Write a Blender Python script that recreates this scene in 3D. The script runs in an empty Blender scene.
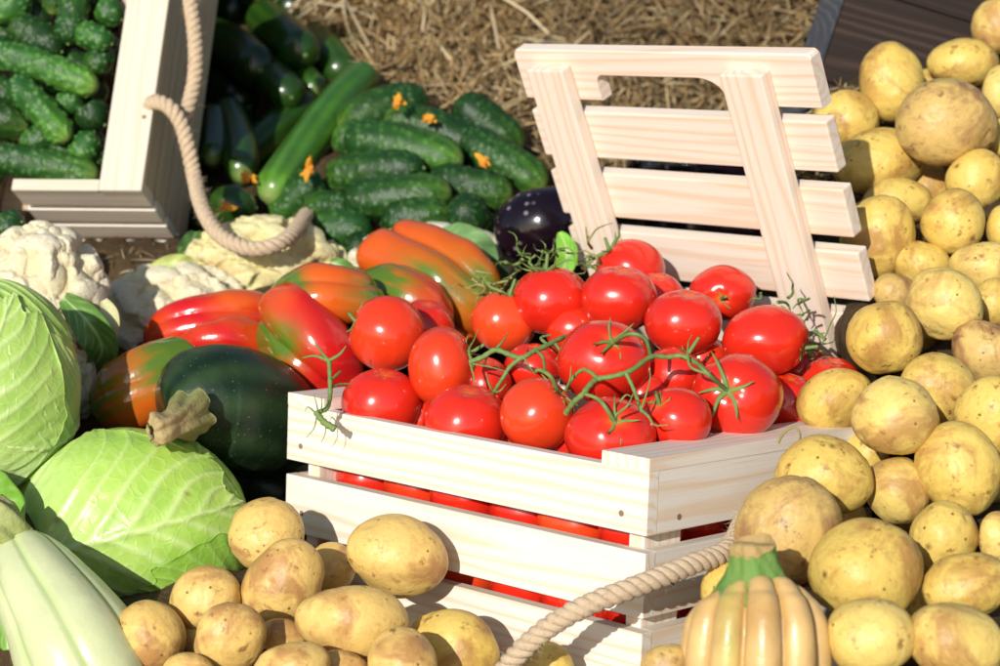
import bpy, math, random
import numpy as np
from mathutils import Vector, Matrix, noise as mnoise
random.seed(7); rng = np.random.default_rng(11)
S = bpy.context.scene
COL = S.collection
# ------------------------------------------------------------------ camera
F = 2116.0                       # focal length in photograph pixels (width 1000)
PITCH = math.radians(16)
CAM = np.array([0.0, 0.0, 1.10])
RIGHT = np.array([1.0, 0, 0]); FWD = np.array([0, math.cos(PITCH), -math.sin(PITCH)]); DOWN = np.array([0, -math.sin(PITCH), -math.cos(PITCH)])
MC = np.stack([RIGHT, DOWN, FWD], 1)          # lens frame (right, down, away) -> world
def W(p): return np.asarray(p, float) @ MC.T + CAM
def D(p): return np.asarray(p, float) @ MC.T
def P(px, py, z): return np.array([(px - 500) * z / F, (py - 333) * z / F, z])
cd = bpy.data.cameras.new('camera'); cam = bpy.data.objects.new('camera', cd); COL.objects.link(cam)
cam.location = CAM; cam.rotation_euler = (math.pi / 2 - PITCH, 0, 0)
cd.sensor_width = 36; cd.lens = 36 * F / 1000; cd.clip_start = .05; cd.clip_end = 200
cd.dof.use_dof = True; cd.dof.focus_distance = 1.50; cd.dof.aperture_fstop = 8.5
S.camera = cam
# ------------------------------------------------------------------ light
w = bpy.data.worlds.new('World'); S.world = w; w.use_nodes = True
nt = w.node_tree; bg = nt.nodes['Background']; sky = nt.nodes.new('ShaderNodeTexSky')
sky.sky_type = 'NISHITA'; sky.sun_disc = False
SUN_AZ = math.radians(21)        # the sun stands behind the camera, this far to the left
SUN_EL = math.radians(27)
sdir = np.array([-math.sin(SUN_AZ) * math.cos(SUN_EL), -math.cos(SUN_AZ) * math.cos(SUN_EL), math.sin(SUN_EL)])
sky.sun_elevation = SUN_EL; sky.sun_rotation = math.atan2(sdir[0], sdir[1])
nt.links.new(sky.outputs[0], bg.inputs[0]); bg.inputs[1].default_value = .10
sl = bpy.data.lights.new('sun', 'SUN'); so = bpy.data.objects.new('sun', sl); COL.objects.link(so)
sl.energy = 4.4; sl.angle = math.radians(.55); sl.color = (1, .965, .905)
so.rotation_euler = Vector(-sdir).to_track_quat('-Z', 'Y').to_euler()
S.view_settings.view_transform = 'Standard'; S.view_settings.look = 'None'; S.view_settings.gamma = 1
S.view_settings.exposure = .12
# ------------------------------------------------------------------ materials
class N:
    def __init__(s, name):
        s.m = bpy.data.materials.new(name); s.m.use_nodes = True; s.t = s.m.node_tree
        s.b = s.t.nodes['Principled BSDF']
    def n(s, typ, **k):
        x = s.t.nodes.new('ShaderNode' + typ)
        for a, v in k.items(): setattr(x, a, v)
        return x
    def l(s, a, b): s.t.links.new(a, b)
    def coord(s, rnd=True):
        tc = s.n('TexCoord')
        if not rnd: return tc.outputs['Object']
        oi = s.n('ObjectInfo'); vm = s.n('VectorMath', operation='SCALE'); vm.inputs[0].default_value = (7.3, 5.1, 9.7)
        s.l(oi.outputs['Random'], vm.inputs['Scale'])
        ad = s.n('VectorMath', operation='ADD'); s.l(tc.outputs['Object'], ad.inputs[0]); s.l(vm.outputs[0], ad.inputs[1])
        return ad.outputs[0]
    def noise(s, co, scale, detail=3, rough=.55, dist=0):
        x = s.n('TexNoise'); x.inputs['Scale'].default_value = scale; x.inputs['Detail'].default_value = detail
        x.inputs['Roughness'].default_value = rough; x.inputs['Distortion'].default_value = dist; s.l(co, x.inputs['Vector']); return x.outputs['Fac']
    def ramp(s, fac, stops):
        stops = sorted(stops, key=lambda q: q[0]); x = s.n('ValToRGB'); e = x.color_ramp.elements
        while len(e) < len(stops): e.new(.5)
        for i, (p, c) in enumerate(stops): e[i].position = p; e[i].color = (*c, 1) if len(c) == 3 else c
        s.l(fac, x.inputs[0]); return x.outputs[0]
    def mask(s, fac, a, b): return s.ramp(fac, [(a, (0, 0, 0)), (b, (1, 1, 1))])
    def mix(s, fac, a, b, mode='MIX'):
        x = s.n('Mix', data_type='RGBA', blend_type=mode)
        for i, v in ((0, fac), (6, a), (7, b)):
            if isinstance(v, (int, float)): x.inputs[i].default_value = v
            elif isinstance(v, tuple): x.inputs[i].default_value = (*v, 1)
            else: s.l(v, x.inputs[i])
        return x.outputs[2]
    def attr(s, name='col'):
        x = s.n('Attribute'); x.attribute_name = name; return x.outputs['Color']
    def bump(s, h, dist, strength=1.0):
        x = s.n('Bump'); x.inputs['Distance'].default_value = dist; x.inputs['Strength'].default_value = strength; s.l(h, x.inputs['Height'])
        s.l(x.outputs[0], s.b.inputs['Normal'])
    def set(s, color=None, rough=None, spec=None, coat=None, coat_r=None, sss=None, sss_r=None, sss_s=.01):
        if color is not None:
            if isinstance(color, tuple): s.b.inputs['Base Color'].default_value = (*color, 1)
            else: s.l(color, s.b.inputs['Base Color'])
        if rough is not None:
            if isinstance(rough, float): s.b.inputs['Roughness'].default_value = rough
            else: s.l(rough, s.b.inputs['Roughness'])
        if spec is not None: s.b.inputs['Specular IOR Level'].default_value = spec
        if coat is not None: s.b.inputs['Coat Weight'].default_value = coat
        if coat_r is not None: s.b.inputs['Coat Roughness'].default_value = coat_r
        if sss is not None:
            s.b.inputs['Subsurface Weight'].default_value = sss; s.b.inputs['Subsurface Radius'].default_value = sss_r; s.b.inputs['Subsurface Scale'].default_value = sss_s
        return s.m

def potato_mat(name, base, pale, brown, amt):
    s = N(name); co = s.coord()
    c = s.mix(s.noise(co, 28, 3), base, pale)
    mk = s.n('Math', operation='MULTIPLY'); s.l(s.mask(s.noise(co, 24, 7, .62, .7), .535 - amt * .10, .665 - amt * .10), mk.inputs[0]); mk.inputs[1].default_value = .85
    c = s.mix(mk.outputs[0], c, brown)
    net = s.n('Math', operation='MULTIPLY'); s.l(s.mask(s.noise(co, 150, 5, .75, .9), .50, .64), net.inputs[0]); net.inputs[1].default_value = .20 + .25 * amt
    c = s.mix(net.outputs[0], c, tuple(x * 1.15 for x in brown))
    n2 = s.noise(co, 90, 4, .7)
    c = s.mix(s.mask(n2, .585, .70), c, tuple(x * .68 for x in brown))
    v = s.n('TexVoronoi'); v.inputs['Scale'].default_value = 120; s.l(co, v.inputs['Vector'])
    dots = s.mask(v.outputs['Distance'], .17, .08)
    vs = s.mask(s.n('SeparateColor').outputs[0], 0, 1)
    sep = s.n('SeparateColor'); s.l(v.outputs['Color'], sep.inputs[0])
    gate = s.mask(sep.outputs[0], .72, .76)
    mm = s.n('Math', operation='MULTIPLY'); s.l(dots, mm.inputs[0]); s.l(gate, mm.inputs[1])
    c = s.mix(mm.outputs[0], c, tuple(x * .5 for x in brown))
    v2 = s.n('TexVoronoi'); v2.inputs['Scale'].default_value = 45; s.l(co, v2.inputs['Vector'])
    sp2 = s.n('SeparateColor'); s.l(v2.outputs['Color'], sp2.inputs[0])
    m2 = s.n('Math', operation='MULTIPLY'); s.l(s.mask(v2.outputs['Distance'], .16, .03), m2.inputs[0]); s.l(s.mask(sp2.outputs[1], .84, .87), m2.inputs[1])
    c = s.mix(m2.outputs[0], c, tuple(x * .45 for x in brown))
    h = s.n('Math', operation='ADD'); s.l(s.noise(co, 160, 3), h.inputs[0]); s.l(s.noise(co, 40, 3), h.inputs[1])
    s.bump(h.outputs[0], .0010, .7)
    return s.set(c, .47, .4)
M = {}
M['potato_yellow'] = potato_mat('yellow_potato_skin', (.60, .40, .075), (.69, .51, .135), (.36, .18, .046), .50)
M['potato_pale'] = potato_mat('pale_potato_skin', (.63, .45, .105), (.71, .54, .175), (.38, .20, .06), .42)
M['potato_tan'] = potato_mat('tan_potato_skin', (.63, .405, .105), (.71, .50, .165), (.38, .185, .062), .48)
M['potato_brown'] = potato_mat('brown_potato_skin', (.50, .31, .095), (.62, .45, .14), (.27, .13, .055), .85)

s = N('tomato_skin'); co = s.coord()
c = s.mix(s.noise(co, 22, 2), (.56, .012, .006), (.70, .028, .009))
oi = s.n('ObjectInfo'); c = s.mix(s.mask(oi.outputs['Random'], .5, 1.6), c, (.76, .065, .012))
c = s.mix(s.attr(), c, (.80, .16, .02))
v = s.n('TexVoronoi'); v.inputs['Scale'].default_value = 260; s.l(co, v.inputs['Vector'])
c = s.mix(s.mask(v.outputs['Distance'], .10, .02), c, (.74, .12, .04))
s.bump(s.noise(co, 60, 2), .0006, .35)
M['tomato'] = s.set(c, .23, .5, .35, .10)

s = N('tomato_stem'); co = s.coord()
c = s.mix(s.noise(co, 180, 3), (.085, .17, .035), (.20, .27, .085))
s.bump(s.noise(co, 700, 2), .0004, .6); M['stem'] = s.set(c, .6, .3)
s = N('dry_stem'); co = s.coord()
M['drystem'] = s.set(s.mix(s.noise(co, 160, 3), (.30, .27, .10), (.20, .22, .07)), .8, .2)
s = N('squash_stem'); co = s.coord()
c = s.mix(s.noise(co, 90, 4, .6), s.attr(), (.30, .23, .10), 'MIX'); s.bump(s.noise(co, 200, 4), .002, .8); M['corkstem'] = s.set(s.mix(.55, c, s.attr()), .7, .25)

def veg_mat(name, nscale, namp, rough, bumps, bdist, coat=0., sss=None, lo=.72, hi=1.2, spec=.5, speck=None):
    s = N(name); co = s.coord()
    f = s.ramp(s.noise(co, nscale, 4, .6), [(.3, (lo,) * 3), (.7, (hi,) * 3)])
    c = s.mix(namp, s.attr(), f, 'MULTIPLY')
    if speck:
        v = s.n('TexVoronoi'); v.inputs['Scale'].default_value = speck[0]; s.l(co, v.inputs['Vector'])
        sp = s.n('SeparateColor'); s.l(v.outputs['Color'], sp.inputs[0])
        m2 = s.n('Math', operation='MULTIPLY'); s.l(s.mask(v.outputs['Distance'], speck[2], speck[2] * .4), m2.inputs[0]); s.l(s.mask(sp.outputs[0], speck[3], speck[3] + .04), m2.inputs[1])
        c = s.mix(m2.outputs[0], c, speck[1])
    if bumps: s.bump(s.noise(co, bumps, 4, .6), bdist, .7)
    m = s.set(c, rough, spec, coat, .12)
    return m
M['cucumber'] = veg_mat('cucumber_skin', 70, .8, .42, 300, .0012, .0, spec=.4, speck=(420, (.26, .38, .16), .22, .8))
M['longcuke'] = veg_mat('smooth_cucumber_skin', 40, .7, .30, 90, .0006, .2)
M['pepper'] = veg_mat('pepper_skin', 22, .35, .20, 40, .0014, .5, lo=.8, hi=1.12)
M['zucchini'] = veg_mat('dark_squash_skin', 30, .8, .36, 120, .0009, .06, spec=.35, speck=(260, (.10, .13, .07), .20, .6))
M['aubergine'] = veg_mat('aubergine_skin', 30, .5, .18, 0, 0, .35, spec=.35, speck=(120, (.22, .18, .21), .32, .4))  # pale specks are reflected light painted into the skin colour
M['palesquash'] = veg_mat('pale_squash_skin', 26, .6, .36, 90, .0008, .12, lo=.86, hi=1.06, speck=(90, (.42, .40, .12), .10, .75))
M['yellowsquash'] = veg_mat('yellow_squash_skin', 40, .8, .4, 110, .001, .1, lo=.78, hi=1.1, speck=(120, (.25, .14, .04), .10, .8))
M['curd'] = veg_mat('cauliflower_curd', 260, .8, .75, 520, .0024, 0., lo=.80, hi=1.06, spec=.2)
M['flower'] = veg_mat('dry_flower', 200, .8, .7, 300, .001, 0., lo=.6, hi=1.1, spec=.2)
s = N('cabbage_leaf'); co = s.coord(False)
f = s.ramp(s.noise(co, 45, 4, .6), [(.3, (.84, .86, .80)), (.7, (1.08, 1.06, 1.10))]); c = s.mix(.8, s.attr(), f, 'MULTIPLY')
v = s.n('TexVoronoi', feature='DISTANCE_TO_EDGE'); v.inputs['Scale'].default_value = 85
wv = s.n('VectorMath', operation='ADD'); nz = s.n('TexNoise'); nz.inputs['Scale'].default_value = 60; s.l(co, nz.inputs['Vector'])
sc_ = s.n('VectorMath', operation='SCALE'); s.l(nz.outputs['Color'], sc_.inputs[0]); sc_.inputs['Scale'].default_value = .012
s.l(co, wv.inputs[0]); s.l(sc_.outputs[0], wv.inputs[1]); s.l(wv.outputs[0], v.inputs['Vector'])
c = s.mix(s.ramp(v.outputs['Distance'], [(0, (.13,) * 3), (.05, (0, 0, 0))]), c, (.62, .74, .36))
hh = s.n('Math', operation='ADD'); s.l(s.ramp(v.outputs['Distance'], [(0, (1,) * 3), (.12, (0, 0, 0))]), hh.inputs[0]); s.l(s.noise(co, 120, 3), hh.inputs[1])
s.bump(hh.outputs[0], .0004, .45); M['cabbage'] = s.set(c, .36, .45, .12, .2)
s = N('green_leaf'); co = s.coord()
M['leaf'] = s.set(s.mix(.7, s.attr(), s.ramp(s.noise(co, 60, 4), [(.3, (.7,) * 3), (.7, (1.15,) * 3)]), 'MULTIPLY'), .42, .45)

def wood(name, pale, line, pink, dark=False, strength=.75):
    s = N(name); tc = s.n('TexCoord'); oi = s.n('ObjectInfo')
    mp = s.n('VectorMath', operation='MULTIPLY'); mp.inputs[1].default_value = (.085, 1, 1); s.l(tc.outputs['Object'], mp.inputs[0])
    of = s.n('VectorMath', operation='SCALE'); of.inputs[0].default_value = (1.3, .06, .09); s.l(oi.outputs['Random'], of.inputs['Scale'])
    ad = s.n('VectorMath', operation='ADD'); s.l(mp.outputs[0], ad.inputs[0]); s.l(of.outputs[0], ad.inputs[1])
    of2 = s.n('VectorMath', operation='ADD'); of2.inputs[1].default_value = (-.65, -.05, -.047); s.l(ad.outputs[0], of2.inputs[0])
    nz = s.n('TexNoise'); nz.inputs['Scale'].default_value = 34; nz.inputs['Detail'].default_value = 2; s.l(ad.outputs[0], nz.inputs['Vector'])
    sc = s.n('VectorMath', operation='SCALE'); s.l(nz.outputs['Color'], sc.inputs[0]); sc.inputs['Scale'].default_value = .026
    wp = s.n('VectorMath', operation='ADD'); s.l(of2.outputs[0], wp.inputs[0]); s.l(sc.outputs[0], wp.inputs[1])
    wt = s.n('TexWave', wave_type='RINGS', rings_direction='X'); wt.inputs['Scale'].default_value = 36; wt.inputs['Distortion'].default_value = 1.2
    wt.inputs['Detail'].default_value = 2; wt.inputs['Detail Scale'].default_value = 1.5; s.l(wp.outputs[0], wt.inputs['Vector'])
    rings = s.ramp(wt.outputs['Fac'], [(.15, (0, 0, 0)), (.75, (.35,) * 3), (.97, (1,) * 3)])
    fine = s.n('VectorMath', operation='MULTIPLY'); fine.inputs[1].default_value = (8, 420, 420); s.l(tc.outputs['Object'], fine.inputs[0])
    ff = s.noise(fine.outputs[0], 1, 3, .6)
    big = s.noise(ad.outputs[0], 14, 2)
    line_c = s.mix(s.mask(big, .4, .62), line, pink)
    mu = s.n('Math', operation='MULTIPLY'); s.l(rings, mu.inputs[0]); mu.inputs[1].default_value = strength
    c = s.mix(mu.outputs[0], pale, line_c)
    c = s.mix(s.mask(ff, .60, .85), c, tuple(x * .88 for x in line))
    # small knots
    kv = s.n('VectorMath', operation='MULTIPLY'); kv.inputs[1].default_value = (7, 14, 14); s.l(wp.outputs[0], kv.inputs[0])
    kk = s.n('VectorMath', operation='MULTIPLY'); kk.inputs[1].default_value = (11, 17, 17); s.l(tc.outputs['Object'], kk.inputs[0])
    ka = s.n('VectorMath', operation='ADD'); s.l(kk.outputs[0], ka.inputs[0]); s.l(of.outputs[0], ka.inputs[1])
    vo = s.n('TexVoronoi'); vo.inputs['Scale'].default_value = 1; s.l(ka.outputs[0], vo.inputs['Vector'])
    sp = s.n('SeparateColor'); s.l(vo.outputs['Color'], sp.inputs[0])
    m2 = s.n('Math', operation='MULTIPLY'); s.l(s.mask(vo.outputs['Distance'], .11, .04), m2.inputs[0]); s.l(s.mask(sp.outputs[0], .80, .82), m2.inputs[1])
    c = s.mix(m2.outputs[0], c, tuple(x * .5 for x in pink))
    s.bump(ff, .0005, .5)
    return s.set(c, .62, .3 if not dark else .12)
M['pine'] = wood('pale_pine', (.75, .69, .60), (.70, .54, .36), (.72, .50, .35), strength=.75)
M['pine_lid'] = wood('pinkish_pine', (.74, .645, .54), (.70, .50, .34), (.76, .48, .35), strength=.72)
M['pine_shaded'] = wood('shade_toned_pine', (.56, .44, .30), (.44, .32, .19), (.44, .30, .17), strength=.6)  # pine browned to imitate shade on the crate side away from the sun
s = N('nail_head'); M['nail'] = s.set((.22, .15, .10), .6, .4)
M['pine_dimmed'] = wood('dimmed_pine', (.60, .54, .44), (.54, .43, .29), (.54, .40, .28), strength=.4)  # pine colour toned down as if the cap boards caught less sun
M['darkwood'] = wood('dark_stained_wood', (.022, .014, .011), (.006, .005, .004), (.055, .034, .025), True, strength=.85)
M['darkedge'] = wood('dark_stained_edge', (.034, .036, .043), (.02, .021, .025), (.08, .078, .08), True, strength=.5)
s = N('rope_fibre'); co = s.coord(); tcx = s.n('TexCoord')
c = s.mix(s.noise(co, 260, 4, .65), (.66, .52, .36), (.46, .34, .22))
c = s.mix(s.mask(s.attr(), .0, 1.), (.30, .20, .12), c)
s.bump(s.noise(co, 900, 3, .7), .0012, .9); M['rope'] = s.set(c, .85, .15)
s = N('straw'); M['straw'] = s.set(s.attr(), .55, .35)
s = N('straw_bed'); co = s.coord(False)
c = s.mix(s.noise(co, 30, 6, .7), (.045, .028, .014), (.17, .11, .055)); c = s.mix(s.mask(s.noise(co, 120, 5, .75), .55, .75), c, (.27, .19, .10))
s.bump(s.noise(co, 90, 6, .75), .012, .9); M['bed'] = s.set(c, .9, .15)

# ------------------------------------------------------------------ mesh helpers
def mesh(name, V, faces, mat, parent=None, loc=None, col=None, smooth=True, local=False):
    """V in world coordinates (or in the parent's, with local=True)."""
    V = np.asarray(V, float)
    if loc is None: loc = np.zeros(3) if local else (V.min(0) + V.max(0)) / 2
    me = bpy.data.meshes.new(name); me.from_pydata((V - loc).tolist(), [], faces)
    if smooth: me.polygons.foreach_set('use_smooth', [True] * len(me.polygons))
    if col is not None:
        a = me.color_attributes.new('col', 'FLOAT_COLOR', 'POINT'); c4 = np.ones((len(V), 4), np.float32); c4[:, :3] = col; a.data.foreach_set('color', c4.ravel())
    me.update(); me.materials.append(mat if not isinstance(mat, str) else M[mat])
    o = bpy.data.objects.new(name, me); COL.objects.link(o)
    if parent is not None:
        o.parent = parent
        if not local: o.location = np.array(loc) - np.array(parent.location)
        else: o.location = loc
    else: o.location = loc
    return o
def tag(o, label=None, cat=None, group=None, kind=None):
    for k, v in (('label', label), ('category', cat), ('group', group), ('kind', kind)):
        if v: o[k] = v
    return o
def empty(name, wl, label, cat, group=None):
    o = bpy.data.objects.new(name, None); o.empty_display_size = .02; COL.objects.link(o); o.location = wl
    return tag(o, label, cat, group)
_ico = {}
def ico(n):
    if n not in _ico:
        import bmesh
        bm = bmesh.new(); bmesh.ops.create_icosphere(bm, subdivisions=n, radius=1)
        _ico[n] = (np.array([v.co[:] for v in bm.verts]), [[v.index for v in f.verts] for f in bm.faces]); bm.free()
    v, f = _ico[n]; return v.copy(), f
def snoise(p, freq, seed, octv=2):
    """smooth vectorised pseudo noise in -1..1 from summed plane waves"""
    r = np.random.default_rng(abs(int(seed))); out = np.zeros(len(p)); a = 1; tot = 0
    for o in range(octv):
        for k in range(5):
            d = r.normal(size=3); d /= np.linalg.norm(d); out += a * np.sin(p @ d * freq * (1 + r.random()) + r.random() * 6.28); tot += a * .55
        freq *= 2.1; a *= .5
    return out / tot
def gridf(n, m, wrap=True, flip=False):
    f = []
    mm = m if wrap else m - 1
    for i in range(n - 1):
        for j in range(mm):
            a, b = i * m + j, i * m + (j + 1) % m; c, d = (i + 1) * m + (j + 1) % m, (i + 1) * m + j
            f.append([a, d, c, b] if flip else [a, b, c, d])
    return f
def bez(pts, n):
    """Catmull-Rom through pts"""
    p = np.array(pts, float)
    if len(p) == 2: t = np.linspace(0, 1, n)[:, None]; return p[0] * (1 - t) + p[1] * t
    q = np.vstack([2 * p[0] - p[1], p, 2 * p[-1] - p[-2]]); out = []
    T = np.linspace(0, len(p) - 1 - 1e-9, n)
    for t in T:
        i = int(t); u = t - i; a, b, c, d = q[i:i + 4]
        out.append(.5 * (2 * b + (c - a) * u + (2 * a - 5 * b + 4 * c - d) * u * u + (3 * b - a - 3 * c + d) * u ** 3))
    return np.array(out)
def frames(S_):
    T = np.gradient(S_, axis=0); T /= np.linalg.norm(T, axis=1)[:, None] + 1e-12
    a = np.array([0, 0, -1.]) if abs(T[0][2]) < .9 else np.array([0, 1., 0])
    A = []; 
    for t in T:
        a = a - t * (a @ t); a /= np.linalg.norm(a); A.append(a)
    A = np.array(A); return T, A, np.cross(T, A)
def sweep(S_, r, m=16, lob=None):
    """tube around spine S_ (n,3) with radius r(n); lob(u(n,1),theta(1,m)) multiplies. returns V(n*m,3), normals-ish"""
    T, A, B = frames(S_); th = np.linspace(0, 2 * np.pi, m, endpoint=False)[None, :]
    R = np.asarray(r)[:, None] * np.ones((1, m))
    if lob is not None: R = R * lob(np.linspace(0, 1, len(S_))[:, None], th)
    V = S_[:, None, :] + R[:, :, None] * (np.cos(th)[:, :, None] * A[:, None, :] + np.sin(th)[:, :, None] * B[:, None, :])
    return V.reshape(-1, 3)
def tube_join(list_):
    """several (spine, radius) tubes in lens frame as one V,F"""
    V = []; Fc = []; k = 0
    for sp, r, m in list_:
        v = sweep(sp, r, m); V.append(v); f = gridf(len(sp), m)
        Fc += [[i + k for i in q] for q in f]; Fc += [[k + i for i in range(m)], [k + (len(sp) - 1) * m + i for i in range(m)][::-1]]; k += len(v)
    return np.vstack(V), Fc

# ------------------------------------------------------------------ potatoes
OCC = []                                     # centres and radii used to shape the ground under everything
def potato(px, py, rx, ry, rot, z, mat, label, group):
    v, f = ico(5 if max(rx, ry) > 18 else 4); seed = int(px * 13 + py * 7)
    r = 1 + .10 * snoise(v, 1.7, seed, 1) + .026 * snoise(v, 4.0, seed + 1, 2)
    rr = np.random.default_rng(seed)
    for k in range(13):                      # eyes: shallow dents with a small brow
        d = rr.normal(size=3); d /= np.linalg.norm(d); c = v @ d
        a = rr.uniform(.010, .034); wd = rr.uniform(.003, .012)
        r -= a * np.exp(-(1 - c) / wd) - a * .6 * np.exp(-((1 - c) - wd * 2.5) ** 2 / (wd * wd * 1.2)) * (v @ np.cross(d, [0, 0, 1.]) > 0)
    v = v * r[:, None]
    a = rx * z / F; b = ry * z / F; d = min(a, b) * rr.uniform(.86, 1.0)
    v = v * np.array([a, b, d]); t = math.radians(rot); c_, s_ = math.cos(t), math.sin(t)
    v = v @ np.array([[c_, s_, 0], [-s_, c_, 0], [0, 0, 1]])
    p = P(px, py, z); OCC.append((px, py, z + d * 1.0, max(rx, ry)))
    return tag(mesh('potato', W(v + p), f, mat, loc=W(p)), label, 'potato', group)
def zp(y): return 1.28 + (640 - y) * .00107
GR = 'potatoes heaped beside the tomato crate'
YL, PL, TN, BR = 'potato_yellow', 'potato_pale', 'potato_tan', 'potato_brown'
for a in [
 (996, 24, 25, 29, 10, .00, PL, 'topmost pale potato of the heap, in front of the dark box'),
 (963, 62, 34, 27, 8, .01, YL, 'yellow potato with brown blotches resting directly on the biggest brown-skinned potato'),
 (890, 83, 34, 41, -12, .00, YL, 'upright egg-shaped yellow potato standing alone against the dark box boards'),
 (946, 120, 51, 45, 12, -.05, BR, 'biggest potato of the upper heap, with peeling brown skin'),
 (1002, 92, 20, 27, 0, -.01, PL, 'potato cut by the photo edge beside the peeling brown potato'),
 (1004, 137, 17, 20, 0, .0, YL, 'small potato cut by the photo edge below the peeling brown potato'),
 (846, 122, 33, 28, 0, .03, YL, 'shaded round potato peeking over the end of the lid\'s second slat'),
 (878, 162, 48, 34, -8, .03, YL, 'long shaded potato lying under the peeling brown potato beside the lid'),
 (975, 180, 30, 31, 15, .00, YL, 'clean yellow potato just under the peeling brown potato'),
 (896, 204, 35, 26, -5, .04, YL, 'shaded potato squeezed under the long shaded one by the lid'),
 (878, 236, 36, 45, 8, .0, YL, 'potato half in the shadow of the lid\'s third slat end'),
 (953, 222, 31, 33, 0, -.02, YL, 'round yellow potato with a dimpled eye, below the clean yellow one'),
 (1002, 228, 17, 24, 0, -.01, YL, 'potato cut by the photo edge beside the dimpled round one'),
 (921, 264, 28, 24, 20, .02, YL, 'shaded potato in the gap below the potato striped by lid shadow'),
 (986, 268, 36, 27, 10, -.01, PL, 'smooth pale potato partly shaded by the one above, under the dimpled round one'),
 (896, 292, 24, 20, 25, .02, BR, 'small knobbly brownish potato touching the lowest free slat end'),
 (946, 303, 40, 35, 10, -.05, PL, 'broad pale potato with a flaky rim above the two round ones'),
 (994, 305, 22, 26, 0, .00, YL, 'potato in deep shade right behind the broad flaky potato'),
 (883, 339, 37, 37, 20, -.05, YL, 'roundish speckled potato just beyond the foot of the lid batten'),
 (986, 351, 36, 31, 30, -.02, BR, 'dull brownish potato cut by the photo edge under the broad flaky potato'),
 (938, 384, 37, 35, 25, -.03, YL, 'yellow potato with a shadowed lower side, under the broad flaky potato'),
 (837, 401, 39, 31, -12, .03, YL, 'oval potato perched on the crate rim touching a tomato'),
 (896, 416, 41, 43, 0, -.07, PL, 'large bright round potato just beside the oval one perched on the rim'),
 (990, 416, 36, 41, 0, -.05, YL, 'tall yellow potato at the photo edge, level with the bright round one'),
 (958, 470, 43, 48, -30, -.02, YL, 'big potato with a brown scarred tip below the tall one'),
 (826, 474, 48, 41, 8, -.02, YL, 'wide smooth potato covering the crate\'s outer corner'),
 (898, 488, 33, 34, 0, .01, PL, 'pale potato between the wide smooth one and the scarred one'),
 (942, 538, 35, 37, 10, .01, YL, 'potato with a small dark eye near its top, half in shadow'),
 (998, 538, 21, 27, 0, .00, PL, 'small bright potato cut by the photo edge beside the dark-eyed one'),
 (788, 530, 55, 57, 15, -.02, BR, 'large muddy brown potato rising behind the squash stem'),
 (868, 571, 59, 56, 5, -.02, YL, 'heaviest potato of the heap, with one dark hole and a purple scar'),
 (966, 588, 47, 34, -12, -.005, YL, 'wide potato lying behind the two lowest potatoes'),
 (871, 638, 42, 42, 0, -.03, PL, 'round potato with one dimple, next to the ribbed yellow squash'),
 (956, 639, 48, 42, 10, -.03, PL, 'lowest corner potato, broad with a faint brown patch'),
 (724, 594, 24, 28, 0, .06, YL, 'potato hidden behind the ribbed squash with one cheek beside the rope'),
 (664, 664, 24, 20, -20, .02, BR, 'rough potato at the bottom edge between crate corner and squash'),
 # the layer underneath, seen in the gaps
 (925, 100, 30, 30, 0, .09, YL, 'potato lost in shadow between the egg-shaped and the peeling one'),
 (930, 185, 28, 26, 0, .08, YL, 'potato deep in the gap between long shaded and clean yellow ones'),
 (915, 330, 28, 24, 0, .06, YL, 'potato deep in the gap under the broad flaky potato'),
 (955, 430, 26, 26, 0, .08, YL, 'potato deep in the gap between bright round and tall ones'),
 (868, 455, 24, 24, 0, .09, YL, 'potato deep in the gap above the wide smooth one'),
 (920, 510, 26, 26, 0, .09, YL, 'potato deep in the gap under the scarred one'),
 (990, 480, 26, 26, 0, .08, YL, 'potato deep in the gap beside the scarred one at the photo edge'),
 (910, 600, 26, 26, 0, .09, YL, 'potato deep in the gap between the heaviest and the wide one'),
 (845, 520, 24, 24, 0, .09, YL, 'potato deep in the gap between muddy and heaviest ones'),
]:
    potato(*a[:5], zp(a[1]) + a[5], a[6], a[7], GR)
GL = 'potatoes lying in front of the crate'
for a in [
 (266, 536, 38, 38, 0, 1.55, TN, 'round tan potato touching the crate\'s front end and the big cabbage'),
 (282, 584, 39, 45, 15, 1.49, TN, 'plump tan potato with a central dimple, overlapping the round one behind'),
 (331, 568, 26, 26, 0, 1.555, TN, 'potato half hidden between the plump one and the highest one'),
 (395, 556, 49, 42, 12, 1.50, TN, 'highest potato leaning on the crate slats, casting a shadow there'),
 (350, 624, 57, 41, 5, 1.425, TN, 'large smooth oval potato below the one leaning on the slats'),
 (207, 599, 36, 33, -28, 1.49, TN, 'egg-shaped tan potato against the cabbage\'s bright lower leaf'),
 (148, 638, 39, 35, 30, 1.46, TN, 'brown-streaked potato under the shadow of the pale squash'),
 (229, 636, 37, 34, 0, 1.415, TN, 'smooth round potato with a tiny navel in the lowest row'),
 (196, 640, 18, 20, 0, 1.49, TN, 'small potato sliver between the streaked and the smooth round ones'),
 (290, 668, 40, 26, -10, 1.37, TN, 'potato cut by the bottom edge under the plump one'),
 (280, 637, 24, 18, 0, 1.45, TN, 'shaded potato in the hollow under the plump tan one'),
 (187, 676, 28, 22, 0, 1.39, TN, 'potato top just showing at the bottom edge beside the smooth round one'),
 (452, 652, 48, 44, 22, 1.45, YL, 'yellow potato touching the lowest slat with a dark shadow notch'),
 (401, 664, 36, 36, 0, 1.385, TN, 'potato cut by the bottom edge in front of the yellow one'),
 (545, 670, 29, 28, 0, 1.415, YL, 'yellow potato under the rope handle at the bottom edge'),
 (345, 675, 30, 26, 0, 1.40, TN, 'potato peeping up at the bottom edge below the large oval one'),
]:
    potato(*a, GL)

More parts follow.
